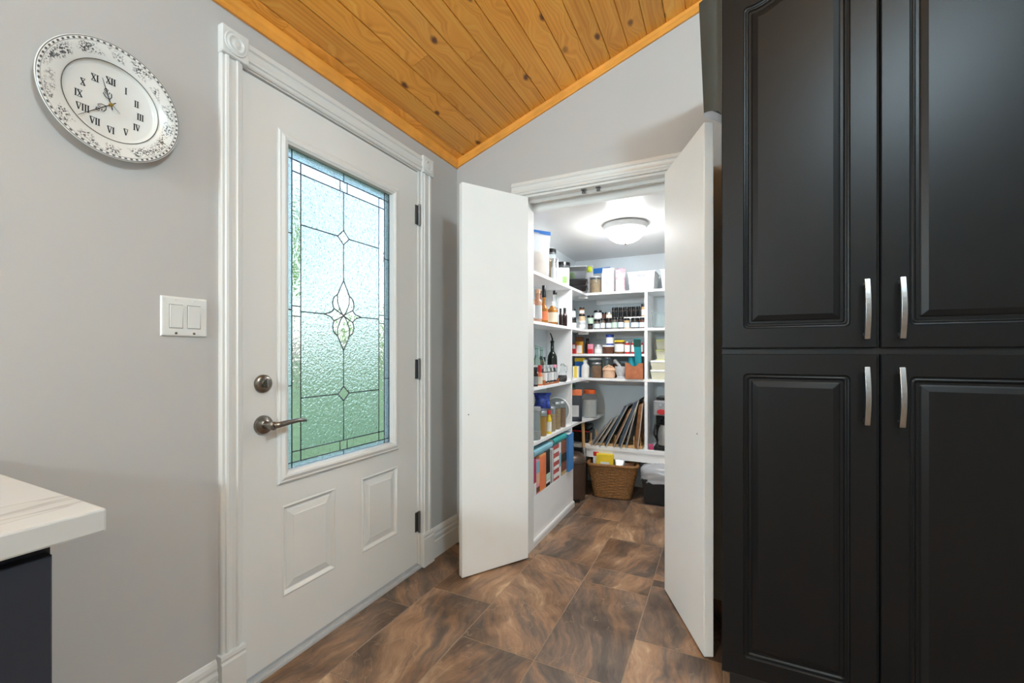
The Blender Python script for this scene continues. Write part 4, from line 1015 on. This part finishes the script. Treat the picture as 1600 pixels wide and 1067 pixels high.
MB().prism(gp, -D2, -D2+0.009, 'y').build('front_board', g_wood, t); MB().prism(gp, D2-0.009, D2, 'y').build('back_board', g_wood, t)
B(-W2,-W2+0.008,-D2+0.009,D2-0.009,0,H2).build('side_board', g_wood, t); B(W2-0.008,W2,-D2+0.009,D2-0.009,0,H2).build('side_board', g_wood, t); B(-W2+0.008,W2-0.008,-D2+0.009,D2-0.009,0,0.007).build('base_board', g_wood, t)
tub('turquoise cup standing in the wooden crate', -0.637, 3.425, Z3+0.0075, 0.026, 0.158, g_turq, g_turq, 'cup', 'cup')
pouch('teal and dark green foil packet sticking out of the wooden crate', -0.575, 3.388, Z3+0.008, 0.055, 0.030, 0.300, g_teal, -0.25, None, None, tilt=-0.14, seed=15, topband=C('dark_green_foil',(30,70,62),0.35))
# ---- right bay
t = thing('glass_jug', 'clear glass jug in the right bay of the back shelves', 'jug', (-0.440, 3.43, Z2))
MB().lathe([(0.038,0),(0.044,0.005),(0.047,0.10),(0.050,0.118),(0.047,0.118),(0.044,0.10),(0.040,0.008),(0.0005,0.006)], n=28).build('body', m_clear, t, smooth='auto')
MB().tube([(0.046,0,0.10),(0.075,0,0.098),(0.078,0,0.06),(0.047,0,0.03)], 0.005, 8).build('handle', m_clear, t, smooth=True)
def food_box(label, x, y, z, w, d, h, body, lid):
    t = thing('food_container', label, 'container', (x, y, z), 0, 'food containers in the right bay')
    L = [[(-a,-b_,zz),(a,-b_,zz),(a,b_,zz),(-a,b_,zz)] for a, b_, zz in ((w/2*0.9,d/2*0.9,0),(w/2,d/2,h-0.016),(w/2*0.96,d/2*0.96,h-0.016))]
    MB().loops(L, cap0=True).build('body', body, t, bevel=0.004)
    B(-w/2*1.04,w/2*1.04,-d/2*1.04,d/2*1.04,h-0.016,h).build('lid', lid, t, bevel=0.005)
    for s_ in (-1,1): B(s_*w/2*1.05-0.003,s_*w/2*1.05+0.003,-d*0.2,d*0.2,h-0.034,h-0.004).build('clip', lid, t)
food_box('lower of two white-lidded containers in the right bay', -0.420, 3.47, Z3, 0.145, 0.15, 0.072, g_conty, g_lid_white)
food_box('upper of two white-lidded containers in the right bay', -0.420, 3.47, Z3+0.0725, 0.145, 0.15, 0.070, g_conty, g_lid_white)
food_box('lowest of three yellow-lidded containers behind the white-lidded pair', -0.415, 3.61, Z3, 0.12, 0.115, 0.150, g_conty, g_contlid)
food_box('middle of three yellow-lidded containers behind the white-lidded pair', -0.415, 3.61, Z3+0.1505, 0.12, 0.115, 0.078, g_conty, g_contlid)
food_box('topmost of three yellow-lidded containers behind the white-lidded pair', -0.415, 3.61, Z3+0.229, 0.12, 0.115, 0.078, g_conty, g_contlid)

# ---- left unit, oil and vinegar shelf
bottle('pale bottle nearest the doorway on the upper left bottle shelf', -1.035, 2.385, Z2, 0.020, 0.215, g_pinkish, g_black, m_paper)
bottle('rose vinegar bottle with a grey label on the upper left bottle shelf', -1.030, 2.47, Z2, 0.026, 0.205, g_pinkish, g_terra, g_ltgrey, 0.55, 0.66)
bottle('amber oil bottle with a tall black cap on the upper left bottle shelf', -1.035, 2.585, Z2, 0.026, 0.245, g_amber, g_black, g_orange, 0.42, 0.52, 0.07)
bottle('dark red sauce bottle at the back of the upper left bottle shelf', -1.125, 2.73, Z2, 0.024, 0.235, g_spice_red, g_black, None, 0.45, 0.6)
bottle('squat honey bottle with a cream label on the upper left bottle shelf', -1.020, 2.70, Z2, 0.034, 0.150, g_amber, g_lid_white, g_cream, 0.4, 0.72)
bottle('clear slim bottle with a dark cap on the upper left bottle shelf', -1.040, 2.800, Z2, 0.022, 0.240, m_clear, g_black, g_stripe, 0.55, 0.66, content=g_spice_dk, fill=0.45)
bottle('smallest dark extract bottle beside the clear slim bottle', -1.030, 2.885, Z2, 0.012, 0.125, g_soy, g_black, None, 0.5, 0.7)
bottle('small dark soy bottle nearest the divider on the upper left shelf', -1.025, 2.960, Z2, 0.018, 0.135, g_soy, g_black, None, 0.45, 0.66)
# ---- left unit, cruet shelf
bottle('dark little bottle nearest the doorway on the cruet shelf', -1.010, 2.385, Z3, 0.016, 0.115, g_soy, g_black, g_stripe, 0.7, 0.75)
bottle('glass bottle with a square blue cap on the cruet shelf', -1.075, 2.465, Z3, 0.024, 0.278, m_clear_green, g_dkblue, m_paper, 0.55, 0.62, 0.045)
bottle('small hot sauce bottle with a red cap on the cruet shelf', -1.010, 2.455, Z3, 0.016, 0.125, g_orange, g_red, g_cream, 0.7, 0.72, 0.035)
bottle('clear green glass bottle beside the blue-capped one', -1.085, 2.585, Z3, 0.024, 0.250, m_clear_green, m_clear_green, m_paper, 0.45, 0.62)
bottle('second clear green glass bottle before the dark oil bottle', -1.085, 2.665, Z3, 0.023, 0.240, m_clear_green, m_clear_green, m_paper, 0.45, 0.62)
t = thing('spice_rack', 'low wooden rack of small glass shakers on the cruet shelf', 'rack', (-1.010, 2.615, Z3))
B(-0.022,0.022,-0.125,0.125,0,0.010).build('base', g_wood, t); B(-0.022,0.022,-0.125,-0.119,0.010,0.03).build('end_board', g_wood, t); B(-0.022,0.022,0.119,0.125,0.010,0.03).build('end_board', g_wood, t)
for i in range(4):
    jar('%s small glass shaker from the doorway in the low wooden rack' % ordw[i], -1.010, 2.527+0.0575*i, Z3+0.0102, 0.019, 0.112, m_clear, g_tin if i < 3 else g_pink, g_ltgrey if i % 2 else m_paper, g_spice_dk, 0.018, 'shaker', 'shaker', 'glass shakers in the wooden rack', n=14)
jar('small jar with a black lid behind the glass shakers', -1.110, 2.745, Z3, 0.022, 0.172, g_nut, g_black, m_paper, None, 0.03)
t = thing('oil_bottle', 'tall dark olive oil bottle with a curved pouring spout', 'bottle', (-1.082, 2.860, Z3))
MB().lathe([(0.030,0),(0.034,0.006),(0.035,0.060),(0.035,0.150),(0.032,0.178),(0.022,0.200),(0.013,0.212),(0.0115,0.270),(0.0140,0.272),(0.0140,0.284),(0.011,0.285)], n=24).build('body', g_dkbottle, t, smooth='auto')
MB().tube([(0,0,0.284),(0,0,0.300),(-0.002,-0.012,0.320),(-0.004,-0.030,0.338)], [0.008,0.0055,0.0045,0.0035], 10).build('spout', m_black, t, smooth=True)
t = thing('cruet', 'round glass cruet with a loop handle before the dark oil bottle', 'cruet', (-1.008, 2.865, Z3))
MB().lathe([(0.020,0),(0.030,0.006),(0.033,0.026),(0.028,0.055),(0.016,0.078),(0.013,0.100),(0.017,0.118)], n=24).build('body', m_clear, t, smooth=True)
MB().lathe([(0.018,0.003),(0.028,0.008),(0.031,0.026),(0.029,0.042)], n=20).build('contents', g_spice_dk, t, smooth=True)
MB().tube([(0.010,0.012,0.110),(0.018,0.034,0.108),(0.022,0.040,0.085),(0.016,0.026,0.062)], 0.0035, 8).build('handle', m_clear, t, smooth=True)
MB().tube([(0,0,0.112),(0,0,0.128)], [0.014,0.009], 12).build('stopper', m_clear, t)
# ---- left unit, dry goods shelf
pouch('yellow-green bag at the back of the dry goods shelf', -1.105, 2.44, Z4, 0.10, 0.05, 0.270, C('olive_bag',(186,186,66),0.4), 1.2, seed=21)
jar('large clear storage jar with a grey lid nearest the doorway', -1.025, 2.405, Z4, 0.039, 0.195, m_clear, g_grey, None, g_ltgrey, 0.022, neck=0.96, fill=0.3)
jar('clear jar of orange lentils beside the large grey-lidded jar', -1.025, 2.530, Z4, 0.029, 0.158, m_clear, g_tin, None, g_spice_yel, 0.016, neck=0.95, fill=0.9)
bottle('slim yellow and white bottle with a red cap on the dry goods shelf', -1.012, 2.615, Z4, 0.016, 0.150, g_yellow, g_red, m_paper, 0.6, 0.7)
jar('clear jar of pale oats, first of the three beside the round jar', -1.030, 2.705, Z4, 0.029, 0.165, m_clear, g_tin, None, g_oat, 0.014, neck=0.95, fill=0.8)
jar('clear jar of mixed nuts, second of the three beside the round jar', -1.030, 2.800, Z4, 0.030, 0.185, m_clear, g_tin, None, g_tan, 0.014, neck=0.95, fill=0.85)
jar('clear jar of brown rice, third of the three beside the round jar', -1.025, 2.890, Z4, 0.031, 0.180, m_clear, g_tin, None, g_nut, 0.014, neck=0.95, fill=0.85)
t = thing('pot_lid', 'round glass pan lid with a white rim leaning on the divider behind the jars', 'lid', (-1.083, 2.945, Z4+0.104), 0.0)
t.rotation_euler = (math.radians(84), 0, math.radians(14))
MB().tube([(0.094*math.cos(2*math.pi*k/36), 0.094*math.sin(2*math.pi*k/36), 0) for k in range(36)], 0.006, 8, closed=True).build('rim', g_lid_white, t, smooth=True)
MB().lathe([(0.092,-0.002),(0.092,0.002),(0.060,0.010),(0.0005,0.014)], n=36).build('glass', m_clear, t, smooth=True)
MB().lathe([(0.008,0.012),(0.007,0.022),(0.016,0.028),(0.014,0.034)], n=16).build('knob', m_black, t, smooth='auto')
pouch('crumpled dark blue snack bag lying on the jars', -1.075, 2.655, Z4+0.158, 0.120, 0.090, 0.100, C('snack_bag_blue',(46,70,160),0.35,vary=0.7,scale=70), 0.6, None, None, seed=33, taper=0.5, tilt=-0.10)
# ---- left corner beyond the divider
pouch('dark pouch with a broad orange top in the lower corner', -1.022, 3.175, Z4, 0.115, 0.050, 0.245, C('pouch_charcoal',(52,58,66),0.45), 0.30, None, g_ltgrey, seed=41, topband=g_orange)
jar('large clear jar of white sugar with an orange lid in the corner', -0.975, 3.435, Z4, 0.058, 0.222, m_clear, C('lid_orange',(214,96,44),0.4), None, g_white, 0.030, neck=0.80, fill=0.8)
jar('green-lidded clear jar behind the orange-topped pouch', -1.110, 3.36, Z4, 0.042, 0.262, m_clear, C('lid_green',(60,110,80),0.4), None, g_ltgrey, 0.02)
carton('small orange and white packet against the divider in the corner', -1.035, 3.062, Z4, 0.030, 0.03, 0.125, g_white, g_orange, 0.4, lz=(0.5,0.98), lw=1.0, name='food_packet', cat='packet')
# ---- books
def book(label, y0, y1, h, cover, band=None, name='book', depth=0.165, front=0.0, pages=True, z=None):
    z = Z5 if z is None else z; w = y1-y0
    t = thing(name, label, 'book', (XF+front, (y0+y1)/2, z), 0, 'cookbooks on the bottom left shelf')
    MB().box(-0.003,0.0,-w/2,w/2,0,h).box(-depth,-0.003,-w/2,-w/2+0.003,0,h).box(-depth,-0.003,w/2-0.003,w/2,0,h).build('cover', cover, t, bevel=0.0008)
    B(-depth+0.003,-0.003,-w/2+0.003,w/2-0.003,0.003,h-0.003).build('pages', m_paper, t)
    if band:
        for z0, z1, m in band: B(-0.0005,0.0008,-w/2+0.001,w/2-0.001,h*z0,h*z1).build('spine_print', m, t)
    return t
g_magenta = C('book_magenta',(176,60,100)); g_peach = C('book_peach',(232,164,104)); g_plaid = C('book_plaid_red',(186,84,80),0.5,vary=0.6,scale=70); g_mosaic = C('book_mosaic_brown',(134,76,50), 0.5, vary=0.5, scale=90); g_sky = C('book_sky_blue',(66,134,200)); g_seafoam = C('book_teal',(58,160,160)); g_grayblue = C('book_grey_blue',(130,180,196))
book('thin white and magenta book nearest the doorway', 2.300, 2.338, 0.215, g_magenta, [(0.0,0.35,m_paper)])
book('picture-spined pink book next to the magenta one', 2.340, 2.392, 0.200, g_pink, [(0.62,0.95,g_grayblue),(0.3,0.6,g_terra),(0.05,0.2,g_brown)])
book('orange hardback book with a yellow spine panel', 2.394, 2.494, 0.220, g_peach, [(0.05,0.95,g_orange)])
book('black book with a small photo on its spine', 2.496, 2.565, 0.222, m_black, [(0.18,0.36,g_pale_green),(0.10,0.17,m_paper)])
t = book('spiral-bound recipe book with a white wire spine', 2.567, 2.626, 0.218, g_ltgrey, None)
for k in range(18): MB().tube([(0.0005+0.005*math.cos(a*math.pi/4),-0.018+0.0,0.012+0.0115*k+0.004*math.sin(a*math.pi/4)) for a in range(8)], 0.0012, 5, closed=True).build('wire_loop', m_plug, t)
book('red and white plaid ring binder', 2.628, 2.732, 0.225, g_plaid, [(0.08,0.2,m_paper),(0.33,0.42,m_paper),(0.55,0.66,m_paper),(0.80,0.9,m_paper)])
book('slim white and pale blue book between the plaid and mosaic books', 2.734, 2.772, 0.232, g_white, [(0.3,0.7,g_grayblue)])
book('brown cookbook with a mosaic-patterned spine', 2.774, 2.884, 0.232, g_mosaic, [(0.38,0.62,m_black),(0.0,0.1,g_tan)])
book('thick sky blue binder against the divider', 2.886, 2.994, 0.262, g_sky, None, front=0.016)
def lying(label, y0, y1, z, th, cover, cap):
    t = thing('book', label, 'book', (XF-0.005, (y0+y1)/2, z), 0, 'cookbooks on the bottom left shelf'); w = y1-y0
    pf = [(-0.15,0),(0.0,0),(0.008,th*0.2),(0.011,th*0.5),(0.008,th*0.8),(0.0,th),(-0.15,th),(-0.15,th-0.003),(-0.002,th-0.003),(0.004,th*0.5),(-0.002,0.003),(-0.15,0.003)]
    MB().prism(pf, -w/2, w/2, 'y').build('cover', cover, t); B(-0.148,0.0,-w/2+0.004,w/2-0.004,0.0035,th-0.0035).build('pages', cap, t)
lying('grey-blue book lying on the upright books nearest the doorway', 2.305, 2.600, Z5+0.2235, 0.042, g_grayblue, g_tan)
lying('teal book lying on the plaid and mosaic books', 2.630, 2.880, Z5+0.2335, 0.040, g_seafoam, m_paper)

# ---- lower counter
t = thing('pan_rack', 'low wooden rack with dowels holding the baking trays upright', 'rack', (-0.765, 3.46, CT))
for y0 in (-0.075, 0.075): B(-0.198,0.215,y0-0.014,y0+0.014,0,0.022).build('rail', g_ltwood, t, bevel=0.002)
for x in (-0.186,0.0,0.20): B(x-0.012,x+0.012,-0.061,0.061,0,0.014).build('cross_rail', g_ltwood, t)
for k in range(9):
    for y0 in (-0.075, 0.075):
        MB().tube([(-0.185+0.048*k,y0,0.0222),(-0.185+0.048*k,y0,0.090)], 0.005, 8).build('dowel', g_ltwood, t, smooth='auto')
def pan(label, bx, length, lean, m, th=0.016, dep=0.24, y=3.47, z=None, name='baking_tray'):
    t = thing(name, label, 'tray', (bx, y, CT+0.003 if z is None else z), 0, 'baking trays in the wooden rack')
    t.rotation_euler = (0, math.radians(lean), 0)
    L = []
    for ins, xx in ((0.0,th),(0.0,th-0.002),(0.010,0.0),(0.012,0.0025),(0.006,th)):
        L.append([(xx-th/2,-dep/2+ins,ins),(xx-th/2,dep/2-ins,ins),(xx-th/2,dep/2-ins,length-ins),(xx-th/2,-dep/2+ins,length-ins)])
    L2 = [L[0], L[2], L[3], L[4]]
    MB().loops([[(th/2,-dep/2-0.004,-0.004+0.004),(th/2,dep/2+0.004,0.0),(th/2,dep/2+0.004,length+0.004),(th/2,-dep/2-0.004,length+0.004)]]+L[1:4]+[L[4]], cap1=False).add(L[3], [(0,1,2,3)]).build('pan', m, t, bevel=0.001)
    pts = [(th/2,-dep/2,0.002),(th/2,dep/2,0.002),(th/2,dep/2,length),(th/2,-dep/2,length)]
    MB().tube(pts, 0.0042, 6, closed=True).build('rolled_rim', g_rim, t)
pan('short steel baking tray, first from the left in the rack', -0.945, 0.20, 36, g_pan)
pan('steel baking tray, second from the left in the rack', -0.918, 0.255, 33, g_pan)
pan('grey baking tray, third from the left in the rack', -0.880, 0.270, 31, g_pan)
pan('tall dark blue-grey baking tray, fourth from the left in the rack', -0.832, 0.365, 27, g_pan_dk, 0.024)
pan('brown stained baking tray, fifth from the left in the rack', -0.770, 0.330, 24, g_rust)
pan('dark muffin tray, sixth from the left in the rack', -0.722, 0.380, 20, g_pan_dk, 0.028)
pan('steel baking sheet, seventh from the left in the rack', -0.672, 0.385, 14, g_pan, 0.012)
pan('rusty brown roasting pan at the right end of the rack', -0.594, 0.345, 6, g_rust, 0.030)
t = thing('coffee_maker', 'silver and black drip coffee maker in the right bay', 'coffee maker', (-0.385, 3.47, CT))
MB().box(-0.085,0.085,-0.09,0.13,0,0.030).build('base', m_blackgloss, t, bevel=0.006)
MB().box(-0.085,0.085,0.045,0.13,0.030,0.26).build('column', m_blackgloss, t, bevel=0.006)
hd = MB().box(-0.088,0.088,-0.085,0.13,0.26,0.375).build('brew_head', g_pan, t, bevel=0.010)
MB().box(-0.070,0.070,-0.06,0.11,0.3755,0.395).build('lid', m_blackgloss, hd, bevel=0.006)
MB().lathe([(0.020,0),(0.020,0.002)], n=20, sx=1.6).xf(Matrix.Translation((-0.030,-0.0855,0.290)) @ Matrix.Rotation(math.radians(90),4,'X')).build('badge', g_red, hd)
for x in (-0.035,0.0,0.035): MB().lathe([(0.008,0),(0.007,0.006)], n=14).xf(Matrix.Translation((x,-0.085,0.340)) @ Matrix.Rotation(math.radians(90),4,'X')).build('button', g_tin, hd)
g_carafe = C('carafe_steel',(170,168,164),0.35,0.5)
cf = MB().lathe([(0.050,0.031),(0.060,0.040),(0.062,0.110),(0.055,0.160),(0.040,0.190)], (0,-0.025,0), n=28).build('carafe', g_carafe, t, smooth='auto')
MB().lathe([(0.046,0.190),(0.048,0.200),(0.040,0.225),(0.012,0.232)], (0,-0.025,0), n=24).build('carafe_lid', m_black, cf, smooth='auto')
MB().tube([(-0.045,-0.045,0.195),(-0.075,-0.072,0.190),(-0.082,-0.078,0.12),(-0.060,-0.060,0.07)], 0.008, 8).build('carafe_handle', m_black, cf, smooth=True)
pouch('small pink packet beside the coffee maker', -0.490, 3.395, CT+0.0005, 0.036, 0.022, 0.042, g_magenta, 0.3, seed=51)
t = thing('kitchen_appliance', 'black countertop appliance with a red stripe in the dark corner', 'appliance', (-1.076, 3.505, CT))
MB().box(-0.10,0.10,-0.10,0.10,0.008,0.10).build('body', m_blackgloss, t, bevel=0.018); MB().box(-0.095,0.095,-0.095,0.095,0.102,0.135).build('lid', m_black, t, bevel=0.014)
MB().box(-0.101,0.101,-0.1015,-0.098,0.088,0.100).build('stripe', g_red, t)
for x in (-0.08,0.08):
    for y in (-0.08,0.08): B(x-0.012,x+0.012,y-0.012,y+0.012,0,0.009).build('foot', m_plug, t)

# ---- on the pantry floor
t = thing('waste_bin', 'bronze-brown pedal bin with a domed lid in the corner', 'bin', (-1.045, 3.205, 0.0005))
MB().lathe([(0.085,0),(0.095,0.006),(0.098,0.05),(0.102,0.28)], n=32, sy=1.0).build('body', g_bronze, t, smooth='auto')
MB().lathe([(0.104,0.282),(0.104,0.298),(0.094,0.325),(0.070,0.346),(0.030,0.357),(0.001,0.359)], n=32).build('lid', g_bronze, t, smooth='auto')
MB().box(-0.02,0.02,-0.125,-0.09,0.008,0.018).xf(Matrix.Rotation(0.6,4,'Z')).build('pedal', m_black, t)
t = thing('hand_broom', 'wooden broom handle with a metal ferrule standing behind the basket', 'broom', (-0.968, 3.325, 0.0005))
MB().tube([(-0.025,0.0,0.366),(-0.030,-0.005,0.572)], 0.0125, 12).build('handle', g_ltwood, t, smooth='auto')
MB().tube([(-0.020,0.0,0.290),(-0.025,0.0,0.372)], 0.0135, 12).build('ferrule', g_tin, t, smooth='auto')
MB().box(-0.040,0.004,-0.012,0.012,0.0,0.290).build('bristles', m_black, t, bevel=0.008)
t = thing('wicker_basket', 'tapered brown wicker basket on the pantry floor', 'basket', (-0.775, 3.395, 0.0005), 0.12)
bw0, bw1, bd0, bd1, BH = 0.135, 0.185, 0.085, 0.120, 0.262
def rr(a, b_, z, n=28, wob=0.0, ph=0):
    pts = []
    for i in range(n):
        q = 2*math.pi*i/n; c_, s_ = math.cos(q), math.sin(q)
        w_ = 1+wob*(1 if (i+ph) % 2 else -1)
        pts.append((a*w_*math.copysign(abs(c_)**0.35,c_), b_*w_*math.copysign(abs(s_)**0.35,s_), z))
    return pts
wv_ = MB()
NR = 22
for k in range(NR):
    f_ = (k+0.5)/NR; a = bw0+(bw1-bw0)*f_; b_ = bd0+(bd1-bd0)*f_
    wv_.tube(rr(a, b_, 0.006+f_*(BH-0.016), 44, 0.018, k), 0.0066, 6, closed=True)
wv_.build('woven_strands', g_wicker, t, smooth=True)
MB().loops([rr(bw0-0.006,bd0-0.006,0.004),rr(bw1-0.007,bd1-0.007,BH-0.01),rr(bw1-0.012,bd1-0.012,BH-0.01),rr(bw0-0.012,bd0-0.012,0.008)], cap0=True).build('inner_wall', g_wicker, t)
MB().tube(rr(bw1+0.003, bd1+0.003, BH-0.004, 48, 0.012), 0.012, 8, closed=True).build('rim', g_wicker, t, smooth=True)
carton('yellow box with a barcode label in the wicker basket', -0.830, 3.355, 0.120, 0.130, 0.045, 0.210, g_yellow, m_paper, 0.15, lz=(0.42,0.72), lw=0.5)
jar('white canister with a red lid in the wicker basket', -0.905, 3.385, 0.080, 0.030, 0.255, g_white, g_red, None, None, 0.03)
carton('brown cardboard box behind the yellow box in the basket', -0.805, 3.425, 0.060, 0.12, 0.06, 0.272, g_card, None, 0.15)
pouch('silver snack packet leaning in the right of the basket', -0.720, 3.365, 0.120, 0.085, 0.05, 0.190, g_tin, 0.1, None, None, seed=61, tilt=0.1)
pouch('dark brown snack packet at the right end of the basket', -0.648, 3.385, 0.120, 0.070, 0.05, 0.150, g_brown, 0.2, None, None, seed=62)
t = thing('storage_crate', 'black plastic crate on the pantry floor under the coffee maker', 'crate', (-0.395, 3.405, 0.0005))
L = [[(-a,-b_,z),(a,-b_,z),(a,b_,z),(-a,b_,z)] for a, b_, z in ((0.125,0.095,0),(0.145,0.110,0.170),(0.152,0.117,0.171),(0.152,0.117,0.186),(0.140,0.105,0.186),(0.120,0.090,0.005))]
MB().loops(L, cap0=True).build('body', m_blackgloss, t, bevel=0.003)
for s_ in (-1,1): B(s_*0.154-0.004,s_*0.154+0.004,-0.04,0.04,0.150,0.168).build('grip', m_black, t)
rnd = random.Random(4); L = []
for k in range(11):
    f_ = k/10; z = 0.05+0.215*f_; rad = (1.06,1.08,1.07,1.09,1.08,1.12,1.10,1.06,0.95,0.72,0.25)[k]
    L.append([(0.150*rad*math.copysign(abs(math.cos(q))**0.5,math.cos(q))*rnd.uniform(0.965,1.04), 0.113*rad*math.copysign(abs(math.sin(q))**0.5,math.sin(q))*rnd.uniform(0.965,1.04), 0.135+z*0.62+rnd.uniform(-0.006,0.006)) for q in [2*math.pi*i/36 for i in range(36)]])
o = MB().loops(L).build('plastic_bag', g_bagclear, None, smooth=True, loc=(-0.395, 3.405, 0.0))
tag(o, 'crumpled clear plastic bag draped over the black crate', 'bag')
B(-0.09,0.09,-0.06,0.06,0,0.012).build('baking_lid', m_black, None, bevel=0.004, loc=(-0.395,3.405,0.302)) if False else None
# ================================================================ OUTSIDE THE ENTRY DOOR
m_lawn = mat('lawn_green', (92,122,84), 0.9, vary=0.35, scale=2.2, bump=0.3, bscale=40)
struct(B(-60, XA-0.15, -40, 60, -0.30, -0.16).build('lawn', m_lawn), 'green lawn seen through the entry door glass', 'lawn')
struct(B(-3.0, XA-0.15, 0.2, 2.6, -0.16, -0.03).build('porch_slab', mat('porch_concrete', (176,174,168), 0.8)), 'pale concrete step outside the entry door', 'step')
m_bark = mat('bark', (92,78,64), 0.9, vary=0.3)
m_fol = mat('foliage', (104,150,70), 0.8, vary=0.45, scale=1.5)
def tree(name, label, x, y, h, r, seed):
    rnd = random.Random(seed)
    t = thing(name, label, 'tree', (x, y, -0.16), 0, 'trees beyond the lawn')
    MB().tube([(0,0,0),(0.05,0.03,h*0.3),(0.0,0.08,h*0.7)], [0.05*h*0.5,0.04*h*0.5,0.015*h*0.5], 8).build('trunk', m_bark, t)
    mb = MB()
    for k in range(900):
        a = rnd.uniform(0, 2*math.pi); q = rnd.uniform(-1, 1); rr = r*(rnd.random()**0.45)
        c = Vector((rr*math.cos(a)*math.sqrt(1-q*q), rr*math.sin(a)*math.sqrt(1-q*q), h*0.62+rr*q*1.15))
        s = rnd.uniform(0.10, 0.24)
        u = Vector((rnd.uniform(-1,1),rnd.uniform(-1,1),rnd.uniform(-1,1))).normalized(); w = u.orthogonal().normalized()
        mb.add([c-u*s, c+w*s*0.6, c+u*s, c-w*s*0.6], [(0,1,2,3)])
    o = mb.build('foliage', m_fol, t); o['kind'] = 'stuff'
tree('garden_tree', 'leafy tree beyond the lawn, nearest the lever side of the door glass', -15.0, 10.6, 8.2, 2.2, 1)
tree('garden_tree', 'leafy tree beyond the lawn at the hinge side of the door glass', -12.0, 18.5, 8.6, 2.3, 3)
tree('garden_tree', 'distant low tree at the lawn edge behind the middle of the door glass', -24.0, 24.0, 4.2, 2.0, 4)
